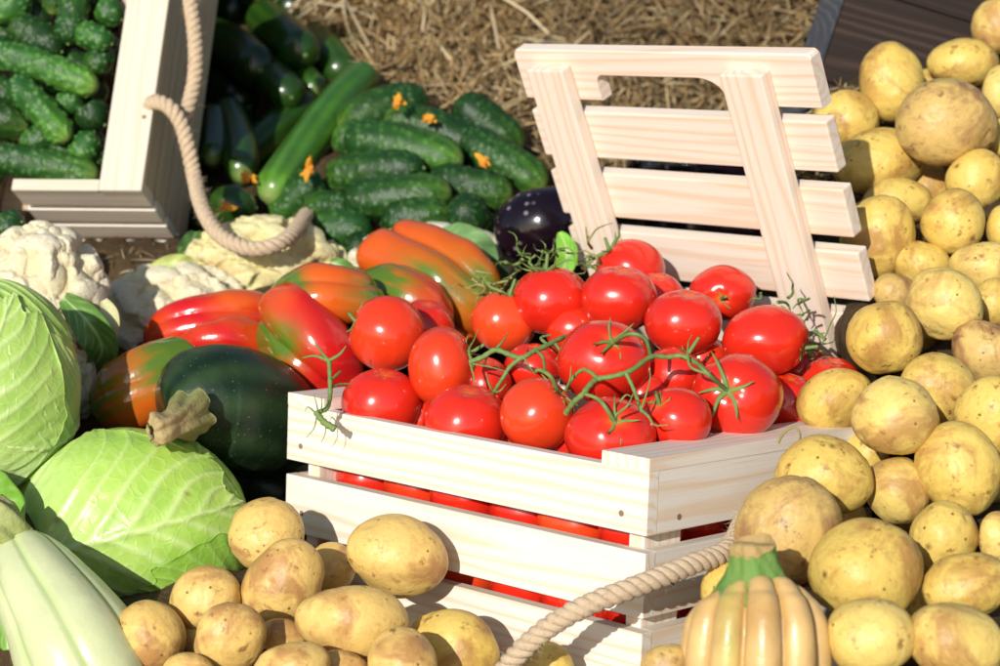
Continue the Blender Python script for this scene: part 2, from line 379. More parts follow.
# ------------------------------------------------------------------ the tomato crate
RC = np.array([[.72810661, -.03611261, .68451198], [.10255594, .99311029, -.05669419], [-.67774851, .11148018, .72679373]])
TC = np.array([-.1636, .0458, 1.636])
EU, EV, EW = RC[:, 0], RC[:, 2], -RC[:, 1]
def CR(u, v, w_): return TC + EU * u + EV * v + EW * w_       # crate -> lens frame
L, DP, CT = .36, .27, .011
H1, G1, H2, G2, LIP = .0522, .0116, .0442, .0099, .0093
def root_at(name, o, eu, ev, ew, label, cat):
    e = empty(name, W(o), label, cat)
    m = Matrix.Identity(4); B = np.stack([D(eu), D(ev), D(ew)], 1)
    for i in range(3):
        for j in range(3): m[i][j] = B[i, j]
    for i in range(3): m[i][3] = W(o)[i]
    e.matrix_world = m; return e
def box(name, parent, x0, x1, y0, y1, z0, z1, mat, bevel=.0012, axis=0, label=None, cut=None):
    """board with its local X along the grain (axis = which parent axis that is)"""
    import bmesh
    c = np.array([(x0 + x1) / 2, (y0 + y1) / 2, (z0 + z1) / 2]); h = np.array([x1 - x0, y1 - y0, z1 - z0]) / 2
    perm = {0: [0, 1, 2], 1: [1, 2, 0], 2: [2, 0, 1]}[axis]
    hh = h[perm]
    bm = bmesh.new(); bmesh.ops.create_cube(bm, size=2)
    for v in bm.verts: v.co = Vector((v.co.x * hh[0], v.co.y * hh[1], v.co.z * hh[2]))
    if bevel: bmesh.ops.bevel(bm, geom=bm.edges[:], offset=bevel, segments=2, affect='EDGES', profile=.6)
    me = bpy.data.meshes.new(name); bm.to_mesh(me); bm.free(); me.materials.append(M[mat])
    o = bpy.data.objects.new(name, me); COL.objects.link(o); o.parent = parent
    m = Matrix.Identity(4)
    for k in range(3):
        for i in range(3): m[i][k] = 1.0 if perm[k] == i else 0.0
    for i in range(3): m[i][3] = c[i]
    o.matrix_local = m
    if label: o['label'] = label
    return o
def dowel(parent, x, y, z, axis, r=.0022):
    """nail head set a hair proud of the board"""
    v = []; n = 14
    for k in range(n):
        a = 2 * math.pi * k / n; p = [r * math.cos(a), r * math.sin(a)]; q = [x, y, z]; o = [i for i in range(3) if i != axis]; q[o[0]] += p[0]; q[o[1]] += p[1]; v.append(q)
    o = mesh('nail', np.array(v), [list(range(n))], 'nail', parent, np.array([0., 0, 0]), local=True, smooth=False)
    return o
crate = root_at('tomato_crate', TC, EU, EV, EW, 'pale slatted pine crate full of red tomatoes with its lid propped up', 'crate')
zt = -LIP + .0003
slz = [(zt, -H1), (-H1 - G1, -H1 - G1 - H2), (-H1 - G1 - H2 - G2, -H1 - G1 - 2 * H2 - G2), (-H1 - G1 - 2 * H2 - 2 * G2, -H1 - G1 - 3 * H2 - 2 * G2)]
ZB = slz[-1][1]
for i, (a, b) in enumerate(slz):
    box('slat', crate, 0, L, 0, CT, b, a, 'pine', .0006)
    box('slat', crate, 0, L, DP - CT, DP, b, a, 'pine')
    box('slat', crate, .0006, CT, CT + .0004, DP - CT - .0004, b, a, 'pine', axis=1)
    box('slat', crate, L - CT, L - .0003, CT + .0002, DP - CT - .0002, b, a, 'pine', .0005, axis=1)
for u in (CT, L - CT - .014):
    for v in (CT + .001, DP - CT - .041):
        box('corner_post', crate, u + .0005, u + .0135, v, v + .04, ZB, zt - .0004, 'pine', axis=2)
for u in (0, L - .041):
    box('cap_board', crate, u - .0002, u + .0412, -.0002, DP + .0002, -LIP, 0, 'pine', .0005, axis=1)
for k in range(4):
    box('floor_board', crate, CT + .001, L - CT - .001, .014 + k * .062, .014 + k * .062 + .055, ZB + .002, ZB + .011, 'pine')
for (u, w_) in ((.016, -.040), (L - .022, -.040), (.019, -.092), (.017, -.146)): dowel(crate, u, -.0004, w_, 1)
dowel(crate, L + .0002, .034, -.043, 0); dowel(crate, L + .0002, .030, -.088, 0)
# lid
LA, LV, LW, LU, LL = -.4824, .2383, .2723, .0020, .3011
dirs = np.array([0, -math.sin(LA), -math.cos(LA)])           # down the lid, in crate coordinates
nrm = np.array([0, -math.cos(LA), math.sin(LA)])              # towards the tomatoes
lid = bpy.data.objects.new('lid', None); COL.objects.link(lid); lid.parent = crate
m = Matrix.Identity(4)
for i in range(3): m[i][0] = [1, 0, 0][i]; m[i][1] = -nrm[i]; m[i][2] = -dirs[i]; m[i][3] = [LU, LV, LW][i]
lid.matrix_local = m
lid['label'] = 'pinkish slatted lid with a hand slot, propped up behind the tomatoes'
TH = .013
import bmesh
def handle_slat(parent):
    """top slat with an arched hand slot cut up from its lower edge"""
    z0 = -.0452; a, b = .0835, .2125; zc = -.0225
    def low(x):
        if x <= a or x >= b: return z0
        if x < a + .007: return zc - .007 + .007 * math.sqrt(max(0, 1 - ((a + .007 - x) / .007) ** 2))
        if x > b - .026: return z0 + .006 + (zc - z0 - .006) * math.sqrt(max(0, 1 - ((x - b + .026) / .026) ** 2))
        return zc
    def top(x): return -.0035 * (max(0, 1 - x / .003) ** 2 + max(0, 1 - (LL - x) / .003) ** 2)
    xs = sorted(set([0, .001, .003, LL - .003, LL - .001, LL, a - .0001, a + .0001, b - .0001, b + .0001] + list(np.linspace(.01, LL - .01, 24)) + list(np.linspace(a, a + .007, 10)) + list(np.linspace(b - .026, b, 16))))
    V = []; ch = .0011
    for x in xs:
        zt_, zl = top(x), low(x) if abs(x - a) > 1e-9 and abs(x - b) > 1e-9 else z0
        V += [(x, ch, zt_), (x, 0, zt_ - ch), (x, 0, zl + ch), (x, ch, zl), (x, TH - ch, zl), (x, TH, zl + ch), (x, TH, zt_ - ch), (x, TH - ch, zt_)]
    n = len(xs); f = gridf(n, 8) + [list(range(8))[::-1], [(n - 1) * 8 + i for i in range(8)]]
    return mesh('handle_slat', np.array(V), f, 'pine_lid', parent, local=True, smooth=False)
handle_slat(lid)
zz = [(-.0560, -.0993), (-.1141, -.1563), (-.1700, -.2140), (-.2277, -.2710)]
for a, b in zz: box('slat', lid, 0, LL, 0, TH, b, a, 'pine_lid', .0016)
for u in (.020, .2215): box('batten', lid, u, u + .040, -.0125, -.0003, -.325, -.0125, 'pine_lid', .0014, axis=2)

# ------------------------------------------------------------------ ropes
def rope_mesh(pts, r, pitch=.021):
    n0 = 400; sp = bez(pts, n0); seg = np.linalg.norm(np.diff(sp, axis=0), axis=1); Lr = seg.sum()
    n = int(Lr / .0016); t = np.r_[0, np.cumsum(seg)] / Lr; u = np.linspace(0, 1, n)
    sp = np.stack([np.interp(u, t, sp[:, k]) for k in range(3)], 1); T, A, B = frames(sp)
    V = []; Fc = []; C = []; k = 0; m = 10
    for j in range(3):
        ph = 2 * np.pi * (u * Lr / pitch + j / 3)
        cen = sp + r * .53 * (np.cos(ph)[:, None] * A + np.sin(ph)[:, None] * B)
        rr = r * .50 * (1 + .05 * np.sin(u * Lr * 900 + j))
        v = sweep(cen, rr, m); V.append(v)
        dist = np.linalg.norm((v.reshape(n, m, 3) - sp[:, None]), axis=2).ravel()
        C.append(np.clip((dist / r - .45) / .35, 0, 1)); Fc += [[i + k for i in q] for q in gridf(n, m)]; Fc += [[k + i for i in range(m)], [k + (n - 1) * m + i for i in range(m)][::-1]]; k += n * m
    # loose fibres standing off the strands
    g = np.random.default_rng(int(Lr * 1e5)); V2 = []; 
    for q in range(int(Lr * 1500)):
        i = g.integers(3, n - 3); a = g.uniform(0, 6.28); dr = np.cos(a) * A[i] + np.sin(a) * B[i]; p0 = sp[i] + dr * r * .97
        d = T[i] * g.choice([-1, 1]) * g.uniform(.3, 1) + dr * g.uniform(.2, .9) + g.normal(size=3) * .3; d /= np.linalg.norm(d); ln = g.uniform(.003, .009)
        sd = np.cross(d, dr); sd /= np.linalg.norm(sd) + 1e-9; w_ = .00013
        V2 += [p0 - sd * w_, p0 + sd * w_, p0 + d * ln + dr * .0015]; Fc.append([k, k + 1, k + 2]); k += 3
    V.append(np.array(V2)); C.append(np.full(len(V2), .9))
    return np.vstack(V), Fc, np.concatenate(C)
def rope_part(parent, pts, r, inv):
    V, Fc, C = rope_mesh(pts, r); 
    Vl = (np.c_[W(V), np.ones(len(V))] @ np.array(inv).T)[:, :3]
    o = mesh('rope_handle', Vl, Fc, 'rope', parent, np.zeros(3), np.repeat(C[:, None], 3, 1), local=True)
    return o
bpy.context.view_layer.update()
rope_part(crate, [CR(L - .02, .15, -.078), CR(L + .010, .15, -.079), P(752, 515, 1.455), P(728, 549, 1.40), P(690, 565, 1.372), P(640, 585, 1.352), P(590, 604, 1.345), P(550, 626, 1.350), P(516, 656, 1.36), P(497, 684, 1.375), P(480, 720, 1.40)], .0072, crate.matrix_world.inverted())

# ------------------------------------------------------------------ tomatoes
def star(c, nrm_, size, n=5, seed=0, curl=.35):
    """calyx: pointed sepals with depth, in lens frame"""
    g = np.random.default_rng(seed); nrm_ = np.array(nrm_) / np.linalg.norm(nrm_)
    a = np.cross(nrm_, [.3, .8, .1]); a /= np.linalg.norm(a); b = np.cross(nrm_, a); parts = []
    for k in range(n):
        th = 2 * np.pi * k / n + g.uniform(-.3, .3); d = np.cos(th) * a + np.sin(th) * b; ln = size * g.uniform(.7, 1.25); lift = g.uniform(.05, curl + .2)
        sd = np.cross(nrm_, d) * g.uniform(-.3, .3)
        pts = [c, c + d * ln * .35 + nrm_ * ln * lift * .35, c + (d + sd) * ln * .7 + nrm_ * ln * lift * .55, c + (d + sd * 1.6) * ln + nrm_ * ln * lift * g.uniform(.4, 1.6)]
        sp = bez(pts, 10); r = np.linspace(1, 0, 10) ** .7 * size * .085 + .0002
        parts.append((sp, r, 6))
    return parts
def tomato(px, py, rx, ry, z, label, cal=None, ax=(.1, -.9, -.4), seed=None, sz=.017, ped=None, dim=1, group='tomatoes heaped in the crate'):
    """cal: pixel of the calyx (None = turned away); ax: direction of the stem end, lens frame"""
    v, f = ico(5); seed = seed or int(px * 3 + py); p = P(px, py, z)
    a = rx * z / F; b = ry * z / F; d = (a + b) / 2
    if cal is not None:
        o = np.array([(cal[0] - px) / rx, (cal[1] - py) / ry]); q = min(1, o @ o); ax = np.array([o[0], o[1], -math.sqrt(max(.02, 1 - q))])
    ax = np.array(ax, float); ax /= np.linalg.norm(ax)
    c = v @ ax; e1 = np.cross(ax, [.2, .3, .9]); e1 /= np.linalg.norm(e1); e2 = np.cross(ax, e1); th = np.arctan2(v @ e2, v @ e1)
    side = np.sqrt(np.clip(1 - c * c, 0, 1))
    r = 1 + .022 * snoise(v, 1.4, seed, 1) + .018 * np.cos(th * 5 + seed) * side ** 2 * (c > -.3) - .13 * np.exp(-(1 - c) / .045) - .03 * np.exp(-(1 + c) / .05) + .02 * np.cos(th * 6 + seed) * np.exp(-(1 - c) / .12)
    vv = v * r[:, None] * np.array([a, b, d])
    o = tag(mesh('tomato', W(vv + p), f, 'tomato', loc=W(p), col=np.repeat((.75 * np.exp(-(1 - c) / .02))[:, None], 3, 1)), label, 'tomato', group)
    if cal is not None:
        i = np.argmax(c); cp = vv[i] + p; parts = star(cp - ax * .001, ax, sz, 5 + seed % 2, seed)
        pe = ped if ped is not None else [cp, cp + ax * .010 + np.array([.003, -.004, 0])]
        if ped is not None: pe = [cp] + [P(*q) for q in ped]
        sp = bez(pe, 18); parts.append((sp, np.linspace(.0017, .0013, 18), 8))
        V, Fc = tube_join(parts); mesh('calyx', W(V), Fc, 'stem', o)
    OCC_T.append((px, py, z, rx)); return o
OCC_T = []
tomato(630, 270, 35, 31, 1.75, 'tomato at the top of the heap, leaning on the lid beside its batten', (606, 248), sz=.021)
tomato(619, 299, 38, 34, 1.66, 'tomato just below the topmost one, with a plain round face')
tomato(551, 301, 39, 35, 1.69, 'tomato under a tuft of dry sepals, next to the orange pepper', (545, 266), sz=.020)
tomato(504, 322, 33, 31, 1.70, 'tomato between the orange pepper and the main vine fork', (510, 292), sz=.022)
tomato(387, 334, 39, 38, 1.665, 'tomato perched over the crate corner beside the peppers', (349, 320), sz=.014)
tomato(382, 405, 41, 37, 1.615, 'tomato lowest in the row behind the slat, by the dangling stem stub')
tomato(441, 367, 34, 41, 1.61, 'upright tomato filling the space beside the vine fork', (472, 352), sz=.014)
tomato(466, 423, 43, 39, 1.558, 'wide tomato with small yellow fleck resting along the front slat')
tomato(604, 362, 47, 42, 1.55, 'large tomato in the middle, two bright glints and a green calyx', (612, 339), sz=.019, ped=[(630, 334, 1.49), (645, 339, 1.49), (651, 357, 1.50)])
tomato(537, 415, 37, 37, 1.515, 'round tomato with stalks crossing its top, behind the front slat', (562, 390), sz=.016, ped=[(551, 377, 1.495), (540, 370, 1.50), (535, 372, 1.50)])
tomato(611, 437, 46, 40, 1.475, 'broad tomato nearest the raised corner of the crate', (614, 418), sz=.017, ped=[(606, 408, 1.445), (598, 399, 1.45), (585, 394, 1.455)])
tomato(533, 369, 30, 26, 1.64, 'ribbed tomato sunk behind the vine fork')
tomato(723, 293, 33, 28, 1.69, 'tomato at the foot of the lid between its two battens', (718, 300), sz=.010)
tomato(684, 323, 39, 34, 1.61, 'tomato with single glint below the lid, above the vine')
tomato(765, 341, 44, 36, 1.60, 'oblong tomato with a side dent, next to curly dry vines', (806, 350), sz=.012)
tomato(737, 397, 46, 43, 1.53, 'tomato with a large green star calyx facing the viewer', (722, 387), sz=.026, ped=[(708, 374, 1.475), (695, 362, 1.49), (681, 357, 1.50)])
tomato(673, 376, 32, 30, 1.57, 'tomato half hidden behind the vine, left of the star calyx', (690, 350), sz=.010)
tomato(677, 419, 34, 33, 1.49, 'small tomato between the broad one and the star calyx one', (655, 402), sz=.013)
tomato(830, 386, 34, 30, 1.635, 'tomato peeking out behind the oval potato on the rim')
tomato(787, 404, 32, 32, 1.60, 'tomato in deep shade between star calyx tomato and oval potato')
tomato(655, 300, 30, 28, 1.72, 'tomato sunk in the gap under the lid\'s lowest visible slat')
tomato(575, 330, 30, 28, 1.68, 'tomato in the dark gap above the large middle one')
tomato(484, 385, 28, 28, 1.62, 'tomato in the dark gap behind the upright and wide ones')
tomato(645, 395, 26, 26, 1.56, 'tomato sunk in the gap behind the small one')
tomato(425, 330, 30, 30, 1.72, 'tomato hidden below the orange pepper behind the perched one')
tomato(700, 360, 28, 28, 1.63, 'tomato deep in the gap above the star calyx')
tomato(800, 372, 30, 28, 1.66, 'tomato in shade behind the oblong one near the lid foot')
tomato(420, 420, 27, 27, 1.63, 'tomato sunk behind the slat between the lowest and the wide one')
tomato(503, 432, 25, 25, 1.575, 'tomato sunk behind the slat between the wide and the round one')
tomato(573, 440, 25, 25, 1.53, 'tomato sunk behind the slat between the round and the broad one')
# inside the crate, seen between the slats
gi = 'tomatoes seen between the slats'
NM = ['first', 'second', 'third', 'fourth', 'fifth', 'sixth']
for row, (w_, nm) in enumerate(((-.066, 'upper'), (-.119, 'lower'))):
    for i in range(6):
        c = CR(.046 + i * .0535 + row * .006, .046 + .004 * (i % 2), w_ + .003 * (i % 3)); z = c[2]
        r = (.0270 + .0015 * ((i * 7 + row) % 3)) * F / z
        tomato(500 + c[0] * F / z, 333 + c[1] * F / z, r, r * .95, z, '%s tomato from the cabbage end, seen through the %s front gap' % (NM[i], nm), group=gi)
    for i in range(3):
        c = CR(L - .047, .105 + i * .055, w_ + .002 * i); z = c[2]; r = .027 * F / z
        tomato(500 + c[0] * F / z, 333 + c[1] * F / z, r, r, z, '%s tomato behind the %s gap of the crate\'s short end, counting from its near corner' % (NM[i], nm), group=gi)
# vines
def vine(label, parts, mat='stem', name='tomato_vine'):
    V, Fc = tube_join([(bez([P(*q) for q in pts], max(8, 6 * len(pts))), np.linspace(r0, r1, max(8, 6 * len(pts))) * 1.0 * (1 + .12 * np.sin(np.arange(max(8, 6 * len(pts))) * 1.7)), 8) for pts, r0, r1 in parts])
    return tag(mesh(name, W(V), Fc, mat), label, 'vine', 'tomato vines')
vine('forked green vine lying between the upright and the large middle tomatoes', [
 ([(470, 362, 1.575), (483, 357, 1.57), (495, 350, 1.565), (508, 354, 1.56), (521, 358, 1.55), (533, 352, 1.555), (548, 345, 1.565), (562, 338, 1.58), (572, 336, 1.60)], .0021, .0019),
 ([(521, 358, 1.55), (510, 367, 1.55), (503, 378, 1.55), (494, 392, 1.56)], .0018, .0014),
 ([(495, 350, 1.565), (503, 341, 1.57), (507, 333, 1.58)], .0012, .0004), ([(536, 350, 1.55), (543, 358, 1.55), (545, 372, 1.53)], .0013, .0011),
 ([(494, 392, 1.56), (489, 384, 1.555), (486, 373, 1.56)], .0011, .0003), ([(494, 392, 1.56), (500, 391, 1.55), (506, 384, 1.55)], .0011, .0003), ([(494, 392, 1.56), (490, 398, 1.55), (489, 402, 1.56)], .001, .0003),
 ([(470, 362, 1.575), (474, 378, 1.57), (474, 388, 1.57)], .001, .0004), ([(473, 364, 1.57), (490, 367, 1.56), (505, 371, 1.56)], .0008, .0003),
 ([(471, 360, 1.575), (469, 350, 1.58), (474, 340, 1.59), (478, 330, 1.60)], .0011, .0004), ([(548, 345, 1.565), (541, 338, 1.575), (550, 335, 1.58)], .0014, .0008), ([(555, 343, 1.56), (560, 352, 1.56), (556, 360, 1.56)], .0013, .0006), ([(523, 356, 1.55), (529, 366, 1.545), (535, 374, 1.54)], .0009, .0004)])
vine('long green vine running across to the star calyx tomato', [
 ([(566, 413, 1.475), (574, 402, 1.465), (582, 395, 1.46), (590, 385, 1.465), (598, 379, 1.47), (615, 376, 1.47), (632, 370, 1.475), (651, 357, 1.49), (668, 357, 1.495), (682, 356, 1.495), (696, 363, 1.49), (708, 373, 1.475)], .0021, .0017),
 ([(598, 379, 1.47), (590, 372, 1.475), (582, 370, 1.48), (572, 379, 1.485), (566, 390, 1.485)], .0015, .0012), ([(626, 373, 1.47), (634, 390, 1.465), (641, 410, 1.455)], .0015, .0013),
 ([(641, 410, 1.455), (648, 416, 1.45), (655, 425, 1.45), (668, 425, 1.45)], .0013, .0004), ([(566, 390, 1.485), (570, 380, 1.475), (571, 366, 1.475)], .0012, .0003),
 ([(708, 374, 1.475), (690, 366, 1.48), (688, 345, 1.49), (692, 335, 1.50)], .0012, .0003), ([(641, 410, 1.455), (646, 395, 1.455), (650, 380, 1.46), (650, 368, 1.465)], .0009, .0003),
 ([(620, 402, 1.44), (626, 395, 1.44), (632, 397, 1.44)], .0009, .0003), ([(616, 415, 1.44), (628, 405, 1.435), (633, 394, 1.44)], .0011, .0003)])
vine('small hairy stem stub dangling over the crate\'s front corner', [
 ([(329, 360, 1.60), (330, 378, 1.592), (330, 396, 1.585), (327, 408, 1.572), (320, 412, 1.568), (318, 416, 1.566)], .0017, .0019),
 ([(316, 412, 1.566), (324, 422, 1.562), (335, 429, 1.560)], .0022, .0028), ([(329, 361, 1.60), (315, 356, 1.60), (302, 358, 1.60)], .0016, .0004), ([(329, 361, 1.60), (340, 354, 1.60), (346, 346, 1.60)], .0016, .0004),
 ([(329, 361, 1.60), (320, 350, 1.60), (312, 338, 1.60)], .0013, .0003), ([(330, 388, 1.59), (341, 384, 1.60), (352, 384, 1.605)], .0012, .0004), ([(331, 380, 1.59), (340, 372, 1.60), (341, 372, 1.605)], .0012, .0006),
 ([(316, 413, 1.565), (308, 407, 1.562), (305, 411, 1.562)], .0007, .0002), ([(317, 415, 1.565), (314, 428, 1.560), (306, 438, 1.562)], .0006, .0002), ([(326, 424, 1.56), (325, 434, 1.558), (321, 443, 1.56)], .0005, .0002),
 ([(318, 411, 1.566), (316, 402, 1.562), (314, 395, 1.565)], .0006, .0002), ([(321, 411, 1.566), (322, 403, 1.562), (321, 396, 1.565)], .0006, .0002)])
g = np.random.default_rng(5)
def curls(n, x0, x1, y0, y1, z, R=9):
    out = []
    for k in range(n):
        x, y = g.uniform(x0, x1), g.uniform(y0, y1); a = g.uniform(0, 6.28); pts = []; nq = g.integers(3, 7)
        for q in range(nq):
            cur = g.normal(0, .75)
            pts.append((x, y, z + g.uniform(-.015, .01))); x += R * math.cos(a); y += R * math.sin(a) * .8; a += cur
        out.append((pts, g.uniform(.0009, .0015), .0003))
    return out
vine('curly tangled dry vine hanging between the oblong tomato and the lid', curls(22, 758, 812, 292, 350, 1.645, 7) + [([(812, 358, 1.62), (806, 340, 1.63), (815, 332, 1.64), (826, 340, 1.64)], .0022, .0014), ([(822, 345, 1.63), (830, 325, 1.64), (836, 312, 1.65), (834, 296, 1.66)], .0007, .0003)])
vine('dry tuft of sepals and stalks behind the topmost tomatoes', curls(20, 512, 590, 250, 276, 1.70, 7))
vine('thin dry tendrils spread beside the lid above the orange pepper', curls(9, 470, 520, 270, 300, 1.72, 8) + curls(5, 560, 600, 240, 262, 1.74, 9), 'drystem')
vine('pale curled tendril lying on the crate rim by the oval potato', [([(778, 443, 1.47), (784, 433, 1.465), (794, 427, 1.46), (800, 433, 1.46), (800, 440, 1.465)], .0010, .0006)], 'drystem')

# ------------------------------------------------------------------ cucumbers
def cucumber(pts, rp, label, kind='gherkin', tip=0, flower=None, group=None, dark=1.0, seed=None):
    dark *= .92
    """pts: [(px,py,z),...] spine; rp radius in photo pixels at the first point; tip: 0/1 which end is the pale blossom end"""
    sp = np.array([P(*q) for q in pts]); seed = seed or abs(int(pts[0][0] * 5 + pts[0][1] * 3 + rp)); g = np.random.default_rng(seed)
    z0 = pts[0][2]; r0 = rp * z0 / F
    n, m = (100, 64) if kind == 'gherkin' else (70, 40)
    s_ = bez(sp, n); Lc = np.linalg.norm(np.diff(s_, axis=0), axis=1).sum()
    e = min(.45, r0 / Lc * 1.05); x = np.linspace(0, 1, n)
    x = (1 - np.cos(x * np.pi)) / 2 * .5 + x * .5
    s_ = np.stack([np.interp(x, np.linspace(0, 1, n), s_[:, k]) for k in range(3)], 1)
    prof = np.where(x < e, np.sqrt(np.clip(1 - (1 - x / e) ** 2, 0, 1)), np.where(x > 1 - e, np.sqrt(np.clip(1 - (1 - (1 - x) / e) ** 2, 0, 1)), 1.))
    prof = prof * (.92 + .10 * np.sin(np.pi * x)) + 1e-4
    V = sweep(s_, r0 * prof, m, lambda u, th: 1 + .025 * np.cos(3 * th + seed) + 0 * u)
    T, A, B = frames(s_); th = np.linspace(0, 2 * np.pi, m, endpoint=False)
    U = np.repeat(x, m); TH_ = np.tile(th, n); nr = (np.cos(th)[None, :, None] * A[:, None] + np.sin(th)[None, :, None] * B[:, None]).reshape(-1, 3)
    t = U if tip == 0 else 1 - U
    stripe = .5 + .5 * np.sin(TH_ * 9 + 1.5 * np.sin(U * 5 + seed))
    if kind == 'gherkin':
        wt = np.zeros(len(V)); K = int(130 * min(2., Lc / .09)); cu = g.uniform(.04, .96, K); ct = g.uniform(0, 6.28, K)
        for a, b in zip(cu, ct):
            dd = ((U - a) * Lc) ** 2 + (np.abs((TH_ - b + np.pi) % (2 * np.pi) - np.pi) * r0) ** 2
            wt = np.maximum(wt, np.exp(-dd / (.0019 ** 2)))
        V = V + nr * (wt * .0019)[:, None]
        base = np.array([.008, .048, .008]) * dark; lt = np.array([.085, .23, .016]) * dark; pale = np.array([.30, .42, .10])
        k1 = np.clip(np.exp(-t / .33) * (.35 + .65 * stripe), 0, 1) * .9
        C = base + (lt - base) * k1[:, None]; C = C + (pale - C) * (np.exp(-t / .028))[:, None] * .8
        C = C + (np.array([.10, .23, .055]) * dark - C) * (wt * .5)[:, None]; mat = 'cucumber'
    else:
        base = np.array([.016, .075, .010]) * dark; lt = np.array([.10, .26, .02]) * dark
        k1 = np.clip(.15 + .55 * stripe * np.exp(-t / .7) + .5 * np.exp(-t / .12), 0, 1); C = base + (lt - base) * k1[:, None]
        C = C + (np.array([.34, .40, .14]) - C) * (np.exp(-t / .012))[:, None] * .8; mat = 'longcuke'
    fc = gridf(n, m); cnt = W(np.array([s_[n // 2]]))[0]
    o = tag(mesh('cucumber', W(V), fc, mat, loc=cnt, col=C), label, 'cucumber', group)
    # stalk scar or button at the other end
    end = s_[-1] if tip == 0 else s_[0]; dr = (T[-1] if tip == 0 else -T[0]); sp2 = np.array([end - dr * .004, end - dr * .001, end + dr * .0012])
    v2, f2 = tube_join([(bez(sp2, 6), np.array([.0024, .0024, .0021, .0018, .0014, .0009]) * (r0 / .014), 10)]); mesh('stalk_end', W(v2), f2, 'stem', o)
    if flower:
        fp = P(*flower); pts_ = []; ax = np.array([0, 0, -1.])
        V3 = []; F3 = []; C3 = []; k = 0
        a0 = g.uniform(0, 6.28)
        for q in range(5):
            a = a0 + (q - 2) * .62 + g.uniform(-.35, .35); d = np.array([math.cos(a), math.sin(a), -.35 + g.uniform(-.5, .5)]); sd = np.array([-math.sin(a), math.cos(a), g.uniform(-.5, .5)]); ln = g.uniform(.006, .015)
            rows = []
            for i in range(6):
                uu = i / 5; w2 = .0034 * g.uniform(.75, 1.15) * math.sin(math.pi * (.15 + .8 * uu)) ; cpt = fp + d * ln * uu + sd * .004 * math.sin(2.6 * uu + q) + np.array([0, 0, -.004 * math.sin(3 * uu + q)])
                for j in (-1, -.3, .4, 1): V3.append(cpt + sd * w2 * j + np.array([0, 0, .002 * j * j])); C3.append((.66 + .12 * uu, .24 + .13 * uu, .03))
            F3 += [[x_ + k for x_ in qf] for qf in gridf(6, 4, False)]; k += 24
        V3 = np.array(V3); nb = len(V3); V3 = np.vstack([V3, V3 + np.array([0, 0, .0006])]); F3 += [[x_ + nb for x_ in f][::-1] for f in F3]
        mesh('flower', W(V3), F3, 'flower', o, col=np.array(C3 + C3))
    for q in pts: OCC.append((q[0], q[1], q[2] + r0 * .9, rp))
    return o
GG = 'warty gherkins piled behind the cauliflower'
for a in [
 ([(340, 130, 2.17), (380, 108, 2.18), (428, 100, 2.20)], 21, 'gherkin on top of the pile carrying two dry yellow flowers', 'gherkin', 0, (393, 105, 2.115), .8),
 ([(345, 138, 2.13), (400, 146, 2.11), (462, 164, 2.09)], 22, 'thick warty gherkin with light tip, crossing just below the yellow flowers', 'gherkin', 1, None, 1.1),
 ([(385, 118, 2.17), (430, 128, 2.16), (486, 152, 2.15)], 20, 'dark gherkin lying behind the thick warty one', 'gherkin', 0, (427, 114, 2.12), .75),
 ([(456, 100, 2.20), (485, 122, 2.20), (522, 150, 2.20)], 20, 'dark gherkin ending at the straw, farthest of the pile', 'gherkin', 1, None, .7),
 ([(462, 138, 2.15), (500, 160, 2.13), (545, 188, 2.11)], 21, 'gherkin running down to the edge of the lid', 'gherkin', 1, None, .9),
 ([(328, 178, 2.10), (370, 172, 2.08), (424, 168, 2.06)], 20, 'smooth-ended gherkin with a flower at its outer end', 'gherkin', 0, (313, 171, 2.05), .8),
 ([(345, 203, 2.05), (390, 198, 2.035), (452, 193, 2.03)], 22, 'gherkin with a glossy dark end in the middle of the pile', 'gherkin', 1, None, .85),
 ([(430, 178, 2.09), (470, 188, 2.07), (512, 196, 2.06)], 20, 'dark gherkin next to the near-black aubergine', 'gherkin', 1, (482, 166, 2.03), .7),
 ([(275, 222, 2.10), (298, 196, 2.09), (322, 178, 2.08)], 19, 'green gherkin slanting up beside the long pale cucumber', 'gherkin', 0, None, 1.0),
 ([(300, 226, 2.04), (335, 228, 2.02), (372, 234, 2.01)], 19, 'gherkin lying low beside the rope end', 'gherkin', 0, None, 1.15),
 ([(305, 208, 2.07), (330, 208, 2.06), (352, 210, 2.05)], 17, 'short gherkin tucked between the rope end and the glossy one', 'gherkin', 0, None, .9),
 ([(382, 222, 2.02), (415, 218, 2.01), (452, 216, 2.01)], 20, 'gherkin just above the cauliflower behind the orange pepper', 'gherkin', 1, None, .8),
 ([(463, 206, 1.985), (470, 222, 2.02), (480, 240, 2.05)], 23, 'gherkin seen end-on with a pale button, by the aubergine', 'gherkin', 1, None, .7),
 ([(357, 244, 1.985), (362, 252, 2.02), (368, 262, 2.05)], 18, 'gherkin seen end-on beside the rope-draped cauliflower', 'gherkin', 1, None, .65),
 ([(335, 130, 2.15), (352, 140, 2.15), (380, 155, 2.15)], 18, 'gherkin mostly buried under the thick warty one', 'gherkin', 0, None, 1.0),
 ([(480, 225, 2.05), (498, 232, 2.04), (515, 245, 2.04)], 15, 'gherkin half hidden between aubergine and orange pepper', 'gherkin', 0, None, .7),
 ([(3, 228, 1.86), (12, 226, 1.855), (22, 222, 1.85)], 16, 'dark gherkin outside the crate above the nearest cauliflower', 'gherkin', 0, None, .9),
 ([(-20, 238, 1.87), (0, 238, 1.86), (14, 240, 1.86)], 10, 'thin gherkin under the dark one outside the crate', 'gherkin', 0, None, .9)]:
    cucumber(a[0], a[1], a[2], a[3], a[4], a[5], GG, a[6])
GLG = 'smooth cucumbers in the shade behind the crate'
